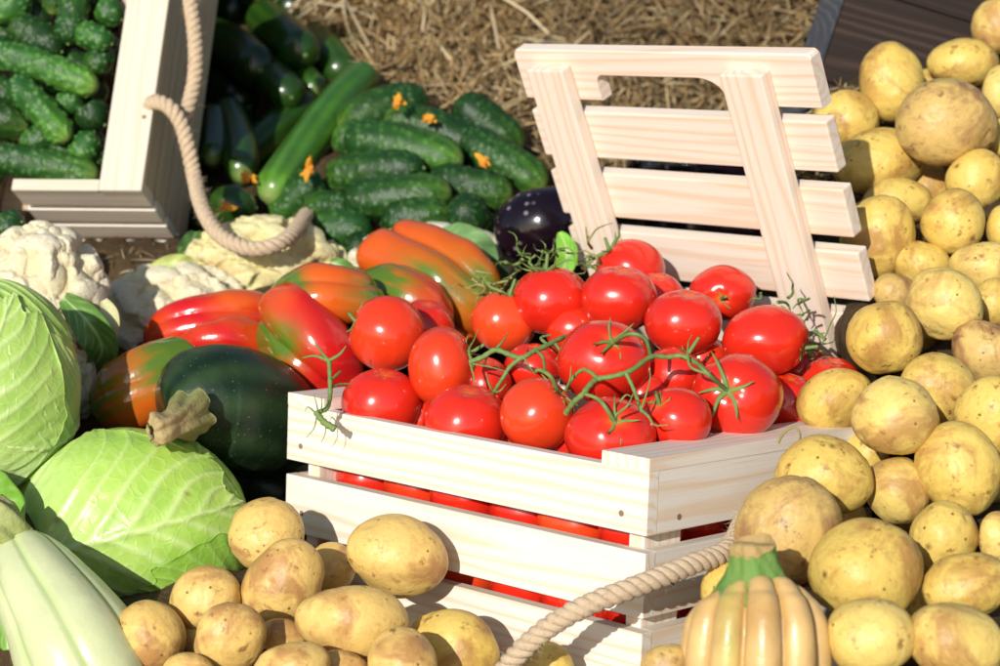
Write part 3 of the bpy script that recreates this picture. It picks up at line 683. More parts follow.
for a in [
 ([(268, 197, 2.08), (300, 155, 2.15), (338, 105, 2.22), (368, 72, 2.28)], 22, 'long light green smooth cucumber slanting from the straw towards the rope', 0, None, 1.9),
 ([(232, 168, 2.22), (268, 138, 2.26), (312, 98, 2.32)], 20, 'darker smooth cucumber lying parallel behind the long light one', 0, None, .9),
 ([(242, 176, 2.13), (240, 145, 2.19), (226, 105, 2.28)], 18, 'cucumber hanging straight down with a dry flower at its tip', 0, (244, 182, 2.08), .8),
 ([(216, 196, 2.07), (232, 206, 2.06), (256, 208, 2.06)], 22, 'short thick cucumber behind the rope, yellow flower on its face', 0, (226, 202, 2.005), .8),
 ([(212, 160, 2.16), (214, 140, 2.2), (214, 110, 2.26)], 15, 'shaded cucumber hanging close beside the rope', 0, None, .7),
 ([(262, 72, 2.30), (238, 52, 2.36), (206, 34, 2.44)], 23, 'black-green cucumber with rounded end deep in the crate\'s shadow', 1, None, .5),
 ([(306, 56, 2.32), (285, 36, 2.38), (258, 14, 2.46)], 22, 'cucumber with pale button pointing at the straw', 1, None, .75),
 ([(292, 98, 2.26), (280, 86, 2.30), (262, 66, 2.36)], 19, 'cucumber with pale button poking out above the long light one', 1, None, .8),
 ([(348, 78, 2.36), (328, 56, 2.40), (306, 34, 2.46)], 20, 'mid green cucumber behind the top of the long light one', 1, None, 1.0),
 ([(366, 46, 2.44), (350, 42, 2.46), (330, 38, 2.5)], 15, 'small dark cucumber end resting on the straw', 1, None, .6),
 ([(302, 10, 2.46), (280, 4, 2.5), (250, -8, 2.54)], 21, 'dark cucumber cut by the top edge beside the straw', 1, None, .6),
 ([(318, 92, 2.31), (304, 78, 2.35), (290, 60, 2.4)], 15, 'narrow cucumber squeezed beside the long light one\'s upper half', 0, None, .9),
 ([(250, 108, 2.36), (226, 90, 2.4), (200, 70, 2.46)], 24, 'cucumber darkened for shade in the darkest corner beside the hanging rope', 1, None, .4),
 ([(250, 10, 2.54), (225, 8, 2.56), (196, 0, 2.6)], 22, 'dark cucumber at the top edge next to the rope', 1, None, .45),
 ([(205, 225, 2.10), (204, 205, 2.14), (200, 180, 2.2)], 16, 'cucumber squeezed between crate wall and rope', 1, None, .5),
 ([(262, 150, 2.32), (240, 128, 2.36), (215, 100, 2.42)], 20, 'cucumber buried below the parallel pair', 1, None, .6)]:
    cucumber(a[0], a[1], a[2], 'long', a[3], a[4], GLG, a[5] * .58)  # skin colours darkened to stand in for shade behind the crate

# ------------------------------------------------------------------ crate of gherkins
K0 = P(141, 190, 1.95)
e1 = P(5, 189, 1.97) - K0; e1 /= np.linalg.norm(e1)
e3 = np.array([.17, .36, .92]); e3 -= e1 * (e3 @ e1); e3 /= np.linalg.norm(e3)
e2 = np.cross(e1, e3); e2 *= np.sign(-e2[1])
W2, T2, D2 = .126, .330, .150
# local frame of this crate: X to the viewer's right along the lower wall, Y up the rim, Z out of the opening
o2 = K0 - e1 * 0
c2 = root_at('gherkin_crate', K0 + e3 * D2, -e1, e2, -e3, 'pale wooden crate filled with gherkins, tipped to show its opening, rope at its side', 'crate')
wz = D2                                      # rim plane in local Z
hs = [(wz - .0095, wz - .037), (wz - .0465, wz - .074), (wz - .0835, wz - .111), (wz - .1205, wz - .148)]
for i, (a, b) in enumerate(hs):
    box('slat', c2, -W2, 0, 0, .011, b, a, 'pine', .001)  # paler wood imitates grazing sun on the lower wall
    box('slat', c2, -.011, -.0006, .0115, T2, b, a, 'pine_shaded', .001, axis=1)
    box('slat', c2, -W2 - .08, -W2 - .07, .0115, T2, b, a, 'pine_shaded', .001, axis=1)
box('cap_board', c2, -.041, .0005, -.0006, T2, wz - .0090, wz, 'pine_dimmed', .001, axis=1)
box('cap_board', c2, -W2, -.0415, -.0004, .0112, wz - .0088, wz - .0012, 'pine_dimmed', .001)
box('floor_board', c2, -W2 - .069, -.012, .012, T2, .001, .009, 'pine_shaded', .001)
dowel(c2, -.007, .075, wz + .0004, 2)
bpy.context.view_layer.update()
inv2 = c2.matrix_world.inverted()
rope_part(c2, [P(150, 104, 1.985), P(158, 102, 1.972), P(170, 108, 1.965), P(181, 124, 1.965), P(188, 148, 1.965), P(194, 176, 1.965), P(201, 205, 1.935), P(214, 229, 1.91), P(232, 243, 1.895), P(255, 249, 1.89), P(278, 244, 1.895), P(293, 233, 1.92), P(301, 223, 1.96), P(306, 215, 2.01)], .0074, inv2)
rope_part(c2, [P(186, -30, 2.01), P(190, 0, 2.005), P(195, 40, 2.0), P(195, 75, 1.995), P(190, 100, 1.992), P(184, 118, 1.992)], .0074, inv2)
GC = 'gherkins inside the tipped crate'
def z2(px, py, d):                           # depth of a point d metres inside the crate's rim plane
    n = -e3; k = np.array([(px - 500) / F, (py - 333) / F, 1]); return ((K0 - n * d) @ n) / (k @ n)
for a in [
 ([(12, 24), (32, 34), (62, 52)], 16, .015, 'dark round-ended gherkin high in the crate', 0, .65),
 ([(-30, 48), (30, 62), (97, 88)], 15, .004, 'longest gherkin in the crate, light warty back, lying across it', 1, 1.5),
 ([(12, 80), (38, 106), (68, 140)], 15, .000, 'bright warty gherkin slanting down the crate\'s middle', 1, 1.5),
 ([(-14, 120), (0, 120), (28, 128)], 19, .012, 'dark gherkin pointing out of the crate above the lowest one', 1, .55),
 ([(88, 108), (92, 115), (105, 125)], 17, .014, 'dark blunt gherkin against the crate\'s wide rim board', 0, .6),
 ([(76, 164), (84, 150), (94, 132)], 14, .006, 'gherkin with a pale yellow tip pointing down at the rim corner', 0, 1.5),
 ([(-12, 156), (40, 164), (98, 176)], 16, .004, 'lowest gherkin lying along the crate\'s bottom rim', 1, 1.0),
 ([(20, 146), (36, 142), (60, 132)], 15, .022, 'gherkin half buried above the lowest one', 0, 1.2),
 ([(52, 14), (56, -4), (60, -25)], 12, .02, 'small dark gherkin hanging at the top edge', 0, .6),
 ([(68, 44), (72, 20), (78, -16)], 15, .008, 'upright gherkin with dark tip at the top edge', 1, .85),
 ([(78, 29), (92, 36), (112, 44)], 13, .006, 'short gherkin with a bright lime tip beside the rim board', 0, 1.6),
 ([(54, 106), (68, 104), (82, 96)], 12, .020, 'small light gherkin tip behind the bright slanting one', 0, 1.6),
 ([(50, 152), (60, 150), (74, 144)], 14, .026, 'gherkin buried beneath the slanting one\'s lower end', 0, 1.0),
 ([(88, 72), (98, 62), (112, 50)], 14, .022, 'gherkin behind the longest one\'s end by the rim board', 0, .9),
 ([(92, 172), (100, 160), (112, 150)], 12, .025, 'gherkin squeezed in the crate\'s bottom corner', 0, .8),
 ([(-6, 6), (8, 8), (30, -6)], 17, .012, 'light green gherkin in the crate\'s upper corner at the photo edge', 0, 1.9),
 ([(98, 8), (108, 12), (122, 20)], 14, .016, 'green gherkin at the top beside the wide rim board', 0, 1.4),
 ([(-16, 176), (-4, 170), (6, 168)], 14, .012, 'dark gherkin end at the photo edge by the bottom rim', 1, .5),
 ([(40, 84), (52, 80), (66, 86)], 16, .034, 'gherkin deep below the longest one', 0, .7),
 ([(-10, 92), (4, 92), (20, 100)], 15, .030, 'gherkin deep beside the bright slanting one at the photo edge', 0, .8),
 ([(60, 60), (76, 66), (96, 74)], 15, .040, 'gherkin seen only through the gap under the short lime-tipped one', 0, .8),
 ([(74, 92), (90, 92), (108, 92)], 16, .042, 'gherkin deep in the gap beside the rim board, above the blunt one', 0, .8),
 ([(100, 40), (108, 54), (112, 74)], 15, .040, 'gherkin standing on end deep behind the lime-tipped one', 0, .75),
 ([(70, 128), (84, 138), (104, 146)], 15, .040, 'gherkin deep beneath the pale-tipped one near the rim corner', 0, .75),
 ([(20, 128), (40, 120), (56, 124)], 15, .040, 'gherkin deep between the slanting one and the dark pointing one', 0, .7),
 ([(80, -10), (96, -4), (116, 0)], 15, .034, 'gherkin cut by the top edge against the rim board', 0, .9),
 ([(-10, 30), (4, 34), (20, 40)], 16, .036, 'gherkin deep at the photo edge behind the round-ended one', 0, .8),
 ([(10, 0), (26, 10), (50, 24)], 15, .042, 'gherkin deep at the top behind the round-ended one', 0, .7),
 ([(34, 8), (36, -2), (40, -16)], 13, .034, 'gherkin in the dark gap at the top edge', 0, .6)]:
    pts = [(x, y, z2(x, y, a[2] + .014)) for x, y in a[0]]
    cucumber(pts, a[1], a[3], 'gherkin', a[4], None, GC, a[5])

# ------------------------------------------------------------------ peppers
def pepper(pts, rp, label, colf, lobes=3, amp=.16, ph=0., stem=None, prof=None, flat=1., tiltn=None):
    sp = bez([P(*q) for q in pts], 110); n, m = 110, 96; z = pts[0][2]
    x = np.linspace(0, 1, n); xx = (1 - np.cos(np.pi * x)) / 2 * .6 + x * .4; sp = np.stack([np.interp(xx, x, sp[:, k]) for k in range(3)], 1)
    r = np.interp(xx, [0, .03, .08, .18, .35, .55, .75, .9, .96, 1], prof or [.02, .45, .75, .97, 1, .97, .86, .62, .40, .02]) * rp * z / F
    seed = int(pts[0][0] + rp)
    def lob(u, th):
        a = np.abs(np.cos((th + ph) * lobes / 2 + .45 * np.sin(u * 3.5 + seed)))
        am = (amp + .05) * (1.25 - .5 * np.sin(np.pi * u))
        return (1 - am + am * 1.35 * a ** .55) * (1 + .03 * np.sin(th * 2 + u * 7) + .015 * np.sin(th * 5 - u * 11 + seed))
    V = sweep(sp, r, m, lob); U = np.repeat(xx, m); TH_ = np.tile(np.linspace(0, 2 * np.pi, m, endpoint=False), n)
    V = V + (V - np.repeat(sp, m, 0)) * (.13 * snoise(V, 30, seed + 4, 2) + .03 * snoise(V, 90, seed + 6, 1))[:, None]
    nz = snoise(V, 38, seed, 3); C = colf(U, TH_, nz, V)
    o = tag(mesh('pepper', W(V), gridf(n, m), 'pepper', loc=W(sp[n // 2][None])[0], col=C), label, 'pepper', 'peppers behind the crate')
    if stem:
        s2 = bez([sp[0] + (sp[3] - sp[0])] + [P(*q) for q in stem], 20); v2, f2 = tube_join([(s2, np.linspace(.008, .0042, 20), 12)] + star(sp[1], (sp[0] - sp[10]), .018, 5, seed, .1)); mesh('stem', W(v2), f2, 'stem', o)
    for q in pts: OCC.append((q[0], q[1], q[2] + rp * z / F * .8, rp))
    return o
RED = np.array([.56, .010, .010]); ORR = np.array([.66, .09, .008]); GRN = np.array([.09, .16, .012]); DKR = np.array([.40, .006, .010])
def blend(a, b, t): t = np.clip(t, 0, 1)[:, None]; return a + (b - a) * t
def c_red(U, T, nz, V): return blend(blend(np.tile(RED, (len(U), 1)), ORR, (nz - .1) * 1.2), DKR, (U - .7) * 2)
def c_or(k, greens):
    def f(U, T, nz, V):
        C = blend(np.tile(ORR, (len(U), 1)), RED, (nz * .9 + k))
        cpx = V[:, 0] * F / V[:, 2] + 500; cpy = V[:, 1] * F / V[:, 2] + 333
        for gx, gy, gr, ga in greens: C = blend(C, GRN, ga * 1.35 * np.exp(-(((cpx - gx) ** 2 + (cpy - gy) ** 2) / (gr * 1.1) ** 2) ** .85) * (1.05 + nz * .9 + .22 * np.sin(T * 13 + 4 * nz) + .12 * np.sin(T * 31)))
        return C
    return f
pepper([(276, 322, 1.86), (245, 318, 1.84), (205, 322, 1.83), (170, 332, 1.83), (148, 352, 1.84)], 27, 'long glossy mostly red pepper lying across in front of the cauliflower', c_red, 3, .2, .5, None, [.02, .5, .75, .93, 1, .98, .86, .62, .40, .02])
pepper([(288, 372, 1.83), (250, 352, 1.80), (215, 350, 1.79), (175, 358, 1.80)], 30, 'orange-red pepper tucked under the long red one, above the dark squash', c_or(.35, []), 3, .18, 1.0)
pepper([(372, 300, 1.80), (350, 298, 1.775), (318, 296, 1.77), (292, 300, 1.79), (276, 306, 1.81)], 30, 'orange pepper with green shoulder, beside the perched tomato', c_or(-.15, [(285, 290, 20, .9), (262, 340, 18, .8), (378, 288, 26, .8)]), 3, .16, .2)
pepper([(288, 320, 1.80), (300, 336, 1.765), (322, 358, 1.75), (346, 392, 1.76)], 42, 'big shiny red pepper with a green flank next to the crate corner', c_or(.55, [(268, 345, 22, 1.1)]), 3, .22, .8, None, [.02, .5, .8, .97, 1, .97, .86, .66, .45, .02])
pepper([(392, 266, 1.93), (408, 269, 1.90), (434, 282, 1.88), (464, 304, 1.87), (494, 328, 1.89)], 45, 'big orange and olive pepper lying above the tomatoes', c_or(-.3, [(424, 288, 30, .8), (478, 284, 24, .8)]), 4, .22, .45, None, [.02, .55, .85, .97, 1, 1, .95, .75, .5, .02])
pepper([(374, 292, 1.86), (392, 294, 1.835), (418, 306, 1.82), (450, 326, 1.83)], 34, 'orange pepper with bright green cap, behind the perched tomato', c_or(.45, [(378, 282, 26, 1.6)]), 3, .16, .3)
pepper([(190, 372, 1.755), (166, 380, 1.735), (132, 394, 1.725), (96, 412, 1.74)], 38, 'orange and dark green pepper in the shade between squash and cauliflower', c_or(-.1, [(185, 360, 36, 1.3), (90, 400, 34, .9)]), 3, .12, .9)

# ------------------------------------------------------------------ squashes and aubergines
def gourd(name, pts, rad, label, cat, mat, colf, lob, stem=None, stemcol=None, n=130, m=120, stemr=None, stemlob=None):
    """rad: radii in photo pixels (at the first point's depth) along the spine"""
    z = pts[0][2]; sp = bez([P(*q) for q in pts], n); x = np.linspace(0, 1, n); r = np.interp(x, np.linspace(0, 1, len(rad)), rad)
    k = np.array([1, 4, 6, 4, 1]) / 16.
    for _ in range(3): r[2:-2] = np.convolve(r, k, 'valid')
    V = sweep(sp, r * z / F, m, lob); U = np.repeat(x, m); TH_ = np.tile(np.linspace(0, 2 * np.pi, m, endpoint=False), n)
    o = tag(mesh(name, W(V), gridf(n, m), mat, loc=W(sp[n // 2][None])[0], col=colf(U, TH_, snoise(V, 45, 3, 3), V)), label, cat)
    if stem is not None:
        s2 = bez([P(*q) for q in stem], 50); r2 = np.interp(np.linspace(0, 1, 50), np.linspace(0, 1, len(stemr)), stemr) * z / F
        V2 = sweep(s2, r2, 48, stemlob or (lambda u, th: 1 + .16 * np.cos(5 * th + u * 1.5) + .05 * np.cos(11 * th + 9 * u)))
        cc = stemcol(np.repeat(np.linspace(0, 1, 50), 48)); mesh('stem', W(V2), gridf(50, 48) + [list(range(48)), [49 * 48 + i for i in range(48)][::-1]], 'corkstem', o, col=cc)
    for q, rr in zip(pts, np.interp(np.linspace(0, 1, len(pts)), np.linspace(0, 1, len(rad)), rad)): OCC.append((q[0], q[1], q[2] + rr * z / F * .9, max(rr, 15)))
    return o
def c_dark(U, T, nz, V):
    C = blend(np.tile(np.array([.008, .022, .009]), (len(U), 1)), np.array([.022, .046, .016]), .5 + .5 * np.sin(T * 10 + nz))
    return blend(C, np.array([.040, .064, .026]), (nz - .2) * .9)
gourd('dark_squash', [(168, 418, 1.66), (180, 413, 1.665), (205, 408, 1.68), (240, 412, 1.70), (275, 425, 1.73), (312, 445, 1.78)], [2, 34, 50, 60, 65, 66, 64, 57, 42, 2], 'very dark green smooth squash with knobbly tan stem, behind the big cabbage', 'squash', 'zucchini', c_dark, lambda u, th: 1 + .030 * np.cos(th * 5 + 1) * np.exp(-u * 2.0) + .02 * np.cos(th * 2 + 1),
      [(190, 414, 1.62), (180, 420, 1.595), (169, 426, 1.58), (158, 430, 1.57), (150, 432, 1.566)], lambda u: blend(np.tile(np.array([.20, .23, .07]), (len(u), 1)), np.array([.40, .30, .14]), u * 1.6), stemr=[24, 17, 14, 13, 15, 15, 8],
      stemlob=lambda u, th: 1 + .13 * np.cos(5 * th + u * 1.2) + .07 * np.cos(9 * th + 7 * u) + .05 * np.sin(14 * u + 3 * th))
gourd('dark_squash', [(225, 470, 1.80), (255, 480, 1.79), (290, 495, 1.79), (330, 505, 1.80)], [2, 40, 48, 48, 40, 2], 'second dark squash in deep shade between cabbage and crate', 'squash', 'zucchini', c_dark, lambda u, th: 1 + .02 * np.cos(th * 5) + 0 * u)
def c_aub(U, T, nz, V): return blend(np.tile(np.array([.007, .003, .006]), (len(U), 1)), np.array([.020, .006, .012]), nz)
gourd('aubergine', [(500, 232, 1.97), (530, 228, 1.95), (562, 218, 1.95), (602, 200, 2.0)], [2, 32, 38, 38, 34, 22, 2], 'glossy near-black aubergine with painted reflection spots between the gherkins and the lid', 'aubergine', 'aubergine', c_aub, lambda u, th: 1 + .02 * np.cos(2 * th) + 0 * u)
gourd('aubergine', [(640, 250, 2.07), (690, 225, 2.04), (750, 230, 2.02), (790, 250, 2.02)], [2, 34, 42, 42, 34, 2], 'aubergine behind the lid, only glimpsed through its lower gap', 'aubergine', 'aubergine', c_aub, lambda u, th: 1 + .02 * np.cos(2 * th) + 0 * u)
gourd('aubergine', [(620, 180, 2.12), (670, 165, 2.10), (720, 160, 2.08), (775, 170, 2.08)], [2, 30, 36, 36, 30, 2], 'aubergine behind the lid, glimpsed through its second gap', 'aubergine', 'aubergine', c_aub, lambda u, th: 1 + .02 * np.cos(2 * th) + 0 * u)
gourd('aubergine', [(296, 366, 1.79), (302, 380, 1.78), (312, 395, 1.78), (322, 410, 1.79)], [2, 22, 26, 26, 22, 2], 'added dark purple aubergine standing in for a reflection between red pepper and dark squash', 'aubergine', 'aubergine', c_aub, lambda u, th: 1 + .02 * np.cos(2 * th) + 0 * u)  # added fruit imitating a purple reflection on the dark squash
def c_pale(U, T, nz, V):
    g_ = np.cos(T * 7 + .4); C = blend(np.tile(np.array([.54, .58, .32]), (len(U), 1)), np.array([.42, .54, .20]), (-g_ - .6) * 1.6)
    return blend(C, np.array([.62, .67, .38]), nz * .6)
gourd('pale_squash', [(18, 548, 1.530), (26, 562, 1.510), (42, 590, 1.490), (62, 622, 1.475), (80, 655, 1.465), (98, 690, 1.465), (112, 725, 1.475), (118, 750, 1.495)], [18, 29, 37, 44, 49, 54, 59, 63, 65, 61, 50, 28, 4], 'pale green ribbed squash with cut green stem, lying against the big cabbage', 'squash', 'palesquash', c_pale,
      lambda u, th: 1 - .045 * np.clip(1 - (np.abs(((th * 7 + .4) % (2 * np.pi)) - np.pi) / .6) ** 2, 0, 1) * (1.1 - .6 * u) + .02 * np.cos(7 * th + .4), [(24, 556, 1.510), (14, 538, 1.510), (4, 526, 1.505), (-14, 512, 1.505)],
      lambda u: blend(np.tile(np.array([.22, .34, .07]), (len(u), 1)), np.array([.42, .42, .20]), u - .25), stemr=[27, 22, 19, 19, 21, 20])
# ribbed yellow squash
def c_yel(U, T, nz, V):
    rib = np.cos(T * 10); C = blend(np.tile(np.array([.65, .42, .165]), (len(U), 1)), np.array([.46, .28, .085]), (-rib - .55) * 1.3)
    px = V[:, 0] * F / V[:, 2] + 500; C = blend(C, np.array([.46, .42, .10]), np.exp(-((px - 728) / 9) ** 2) * (.75 + nz)); return blend(C, np.array([.50, .30, .10]), (nz - .3) * 1.1)
def lobs(u, th): return .73 + .27 * np.abs(np.cos(th * 5)) ** .5 * (1 + .06 * np.sin(th * 3 + 2)) + .03 * np.cos(th * 2 + 1)
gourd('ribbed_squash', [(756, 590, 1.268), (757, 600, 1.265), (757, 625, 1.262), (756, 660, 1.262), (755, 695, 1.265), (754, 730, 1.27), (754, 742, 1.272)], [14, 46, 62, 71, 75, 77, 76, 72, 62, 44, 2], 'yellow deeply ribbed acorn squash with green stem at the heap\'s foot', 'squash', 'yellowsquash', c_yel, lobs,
      [(756, 600, 1.262), (755, 582, 1.262), (754, 564, 1.260), (753, 550, 1.259), (752, 545, 1.258), (752, 543, 1.258)], lambda u: np.where((u > .66)[:, None], np.array([.42, .28, .11]), np.array([.085, .25, .04])) * (1 + 0 * u[:, None]), stemr=[44, 35, 27, 22, 20, 21, 19, 2], n=130, m=200,
      stemlob=lambda u, th: 1 + .16 * np.abs(np.cos(2.5 * th + .5)) + .03 * np.cos(13 * th + 15 * u))

# ------------------------------------------------------------------ cabbages
def leaf_patch(c, R, base, axis, span, half, k, seed, colors, nveins=8, edge=.05, off=1.02, n=110, m=110, roll=0., thick=.0012, veinamp=1.0, vs=.62):
    """leaf wrapped on the head: base = direction of the stalk, axis = direction the midrib heads, span = angle of the midrib, half = half width (rad)"""
    base = np.array(base, float); base /= np.linalg.norm(base); ax = np.array(axis, float); ax -= base * (ax @ base); ax /= np.linalg.norm(ax); sd = np.cross(base, ax)
    s_ = np.linspace(0, 1, n)[:, None] * np.ones((1, m)); t_ = np.linspace(-1, 1, m)[None, :] * np.ones((n, 1)); g = np.random.default_rng(seed)
    wid = half * (np.sin(np.pi * np.clip(s_ * .78 + .13, 0, 1)) ** .75)
    rim = np.maximum(np.abs(t_) ** 10, s_ ** 14)
    ruf = .022 * np.sin(s_ * 15 + 2 * np.sin(s_ * 7 + seed)) * np.abs(t_) ** 3
    a = s_ * span * (1 + .04 * np.sin(t_ * 8 + seed)) + 0; b = t_ * wid * (1 + ruf)
    dirv = (np.cos(a) * np.cos(b))[..., None] * base + (np.sin(a) * np.cos(b))[..., None] * ax + np.sin(b)[..., None] * sd
    # veins
    tl = np.abs(t_) * wid; d = np.abs(b) ; mid = np.exp(-(d / (.030 * (1.25 - s_) + .006)) ** 2)
    ph = (s_ - vs * np.abs(t_) ** .85 - .06) * nveins + .25 * np.sign(t_) + .12 * np.sin(t_ * 5 + seed)
    fr = np.abs((ph % 1) - .5); side = np.exp(-((.5 - fr) / (.13 * (1.2 - np.abs(t_)) + .02)) ** 2) * (np.clip(ph, -.6, 0) / .6 + 1) * np.clip(1.3 - np.abs(t_), 0, 1)
    ph2 = (t_ * 2.2 + s_ * 6 * np.sign(t_)) * 2 + np.floor(ph) * .37; fr2 = np.abs((ph2 % 1) - .5); ter = np.exp(-((.5 - fr2) / .07) ** 2) * .25
    vein = np.clip(np.maximum(np.maximum(mid, side * .72), ter), 0, 1)
    q = dirv.reshape(-1, 3); bl = snoise(q, 7, seed, 3).reshape(n, m)
    rad = off + .022 * mid * veinamp + .015 * side * veinamp + .010 * bl + edge * rim * (.6 + .5 * np.sin(s_ * 7 + t_ * 3 + seed) ** 2) - .012 * (1 - np.abs(2 * fr)) * np.abs(t_)
    Vs = c + (dirv * rad[..., None]).reshape(-1, 3) * R
    Vi = c + (dirv * (rad - thick / np.mean(R))[..., None]).reshape(-1, 3) * R
    c0, c1, cv = colors; col = blend(np.tile(np.array(c0), (n * m, 1)), np.array(c1), (bl.ravel() * .6 + .35 * np.abs(t_).ravel() + .1)); col = blend(col, np.array(cv), vein.ravel() * .62)
    col = blend(col, np.array(cv), np.exp(-s_.ravel() / .22) * .7)
    for k_ in range(7):      # insect nicks and brown flecks
        u0, t0, w0_ = g.uniform(.15, .95), g.uniform(-.9, .9), g.uniform(.006, .018)
        col = blend(col, np.array([.20, .16, .045]), .8 * np.exp(-(((s_ - u0) ** 2 + (t_ - t0) ** 2 * .4).ravel()) / w0_ ** 2))
    col = blend(col, np.array([.34, .27, .09]), .55 * np.clip(rim.ravel() * 1.5 - .7, 0, 1) * (bl.ravel() > .1))
    nb = n * m; V = np.vstack([Vs, Vi]); f = gridf(n, m, False); f2 = [[x + nb for x in q_][::-1] for q_ in f]
    bd = list(range(m)) + [i * m + m - 1 for i in range(1, n)] + [(n - 1) * m + j for j in range(m - 2, -1, -1)] + [i * m for i in range(n - 2, 0, -1)]
    rimf = [[bd[i], bd[(i + 1) % len(bd)], bd[(i + 1) % len(bd)] + nb, bd[i] + nb] for i in range(len(bd))]
    return V, f + f2 + rimf, np.vstack([col, col])
LG0 = ((.345, .54, .075), (.245, .46, .040), (.64, .74, .36)); LG1 = ((.20, .43, .035), (.13, .33, .02), (.42, .60, .16)); LGM = ((.26, .49, .05), (.17, .38, .03), (.50, .66, .24)); LG2 = ((.34, .51, .10), (.23, .42, .05), (.62, .72, .38))
def cabbage(px, py, rx, ry, z, label, leaves):
    c = P(px, py, z); R = np.array([rx * z / F, ry * z / F, min(rx, ry) * z / F * .92])
    root = empty('cabbage', W(c), label, 'cabbage', 'cabbages'); v, f = ico(5)
    col = blend(np.tile(np.array(LG0[0]), (len(v), 1)), np.array(LG0[1]), snoise(v, 5, px, 3)); vv = v * (.985 + .012 * snoise(v, 5, px + 1, 2))[:, None] * R
    mesh('head', W(vv + c), f, 'cabbage', root, col=col)
    for lf in leaves:
        V, Fc, C = leaf_patch(c, R, **lf); mesh('outer_leaf', W(V), Fc, 'cabbage', root, col=C)
    OCC.append((px, py, z + R[2] * .9, rx * .8)); OCC.append((px - rx * .5, py + ry * .3, z + R[2] * .7, rx * .5)); OCC.append((px + rx * .5, py, z + R[2] * .7, rx * .5))
    return root
cabbage(130, 528, 120, 101, 1.63, 'big flat light green cabbage with ribs fanning out, between squash and potatoes', [
 dict(base=(.25, -1, .25), axis=(.9, .3, -.7), span=1.9, half=1.0, k=0, seed=3, colors=LG1, off=.99, edge=.02),
 dict(base=(.6, .9, .1), axis=(.2, -.5, -1), span=1.35, half=.85, k=1, seed=8, colors=LG1, off=.992, edge=.01),
 dict(base=(-.72, .22, -.66), axis=(1, -.30, -.25), span=2.05, half=1.38, k=2, seed=21, colors=LG0, off=1.032, edge=.012, nveins=7, veinamp=1.1),
 dict(base=(.95, .62, .05), axis=(-.50, .05, -1), span=1.15, half=.66, k=3, seed=33, colors=LGM, off=1.062, edge=.012, nveins=6, veinamp=.5)])
cabbage(-2, 387, 82, 108, 1.63, 'tall pale cabbage at the photo edge, in front of the nearest cauliflower', [
 dict(base=(-.2, -1, .1), axis=(.5, .4, -1), span=1.9, half=1.1, k=0, seed=41, colors=LG0, off=1.0, edge=.015),
 dict(base=(.9, .3, .2), axis=(-.6, .2, -1), span=1.6, half=1.1, k=1, seed=47, colors=LG2, off=1.012, edge=.02),
 dict(base=(-.25, .80, -.55), axis=(.35, -1, -.3), span=1.95, half=1.12, k=2, seed=52, colors=LG2, off=1.028, edge=.03, nveins=7)])
def loose_leaf(name, pts, wd, label, cat, col, seed, parent=None, mat='leaf', vein=(.5, .62, .28)):
    """free leaf: spine pts in photo pixels, wd half width (px)"""
    sp = bez([P(*q) for q in pts], 40); T, A, B = frames(sp); n, m = 40, 25; x = np.linspace(0, 1, n)[:, None]; t = np.linspace(-1, 1, m)[None, :]; z = pts[0][2]
    wv = wd * z / F * np.sin(np.pi * np.clip(x * .9 + .07, 0, 1)) ** .7
    cup = .35 * (t ** 2) * wv + .10 * wv * np.sin(x * 16 + t * 3 + seed) * np.abs(t)
    V = sp[:, None] + (t * wv)[..., None] * B[:, None] + cup[..., None] * A[:, None]; V = V.reshape(-1, 3)
    mid = np.exp(-(t / .07) ** 2) + 0 * x; ph = (x - .35 * np.abs(t)) * 6; sv = np.exp(-((np.abs((ph % 1) - .5) - 0) / .06) ** 2) * .6
    C = blend(np.tile(np.array(col), (n * m, 1)), np.array(vein), np.maximum(mid, sv).ravel() * .8)
    off = np.repeat(A, m, 0) * .0011; nb = n * m; f = gridf(n, m, False)
    bd = list(range(m)) + [i * m + m - 1 for i in range(1, n)] + [(n - 1) * m + j for j in range(m - 2, -1, -1)] + [i * m for i in range(n - 2, 0, -1)]
    F_ = f + [[q + nb for q in p][::-1] for p in f] + [[bd[i], bd[(i + 1) % len(bd)], bd[(i + 1) % len(bd)] + nb, bd[i] + nb] for i in range(len(bd))]
    o = mesh(name, W(np.vstack([V, V - off])), F_, mat, parent, col=np.vstack([C, C]))
    if label: tag(o, label, cat)
    return o
loose_leaf('cabbage_leaf', [(-20, 478, 1.60), (4, 505, 1.56), (22, 530, 1.55)], 26, 'loose bright green cabbage leaf between the two cabbages at the photo edge', 'leaf', (.17, .38, .04), 3)
loose_leaf('cabbage_leaf', [(-20, 560, 1.50), (2, 600, 1.50), (8, 650, 1.50)], 24, 'crinkled green leaf at the photo edge beneath the pale squash', 'leaf', (.16, .34, .05), 5)
loose_leaf('cabbage_leaf', [(556, 285, 1.83), (567, 255, 1.82), (560, 232, 1.83)], 11, 'small bright green leaf standing beside the lid\'s foot', 'leaf', (.16, .40, .03), 9)

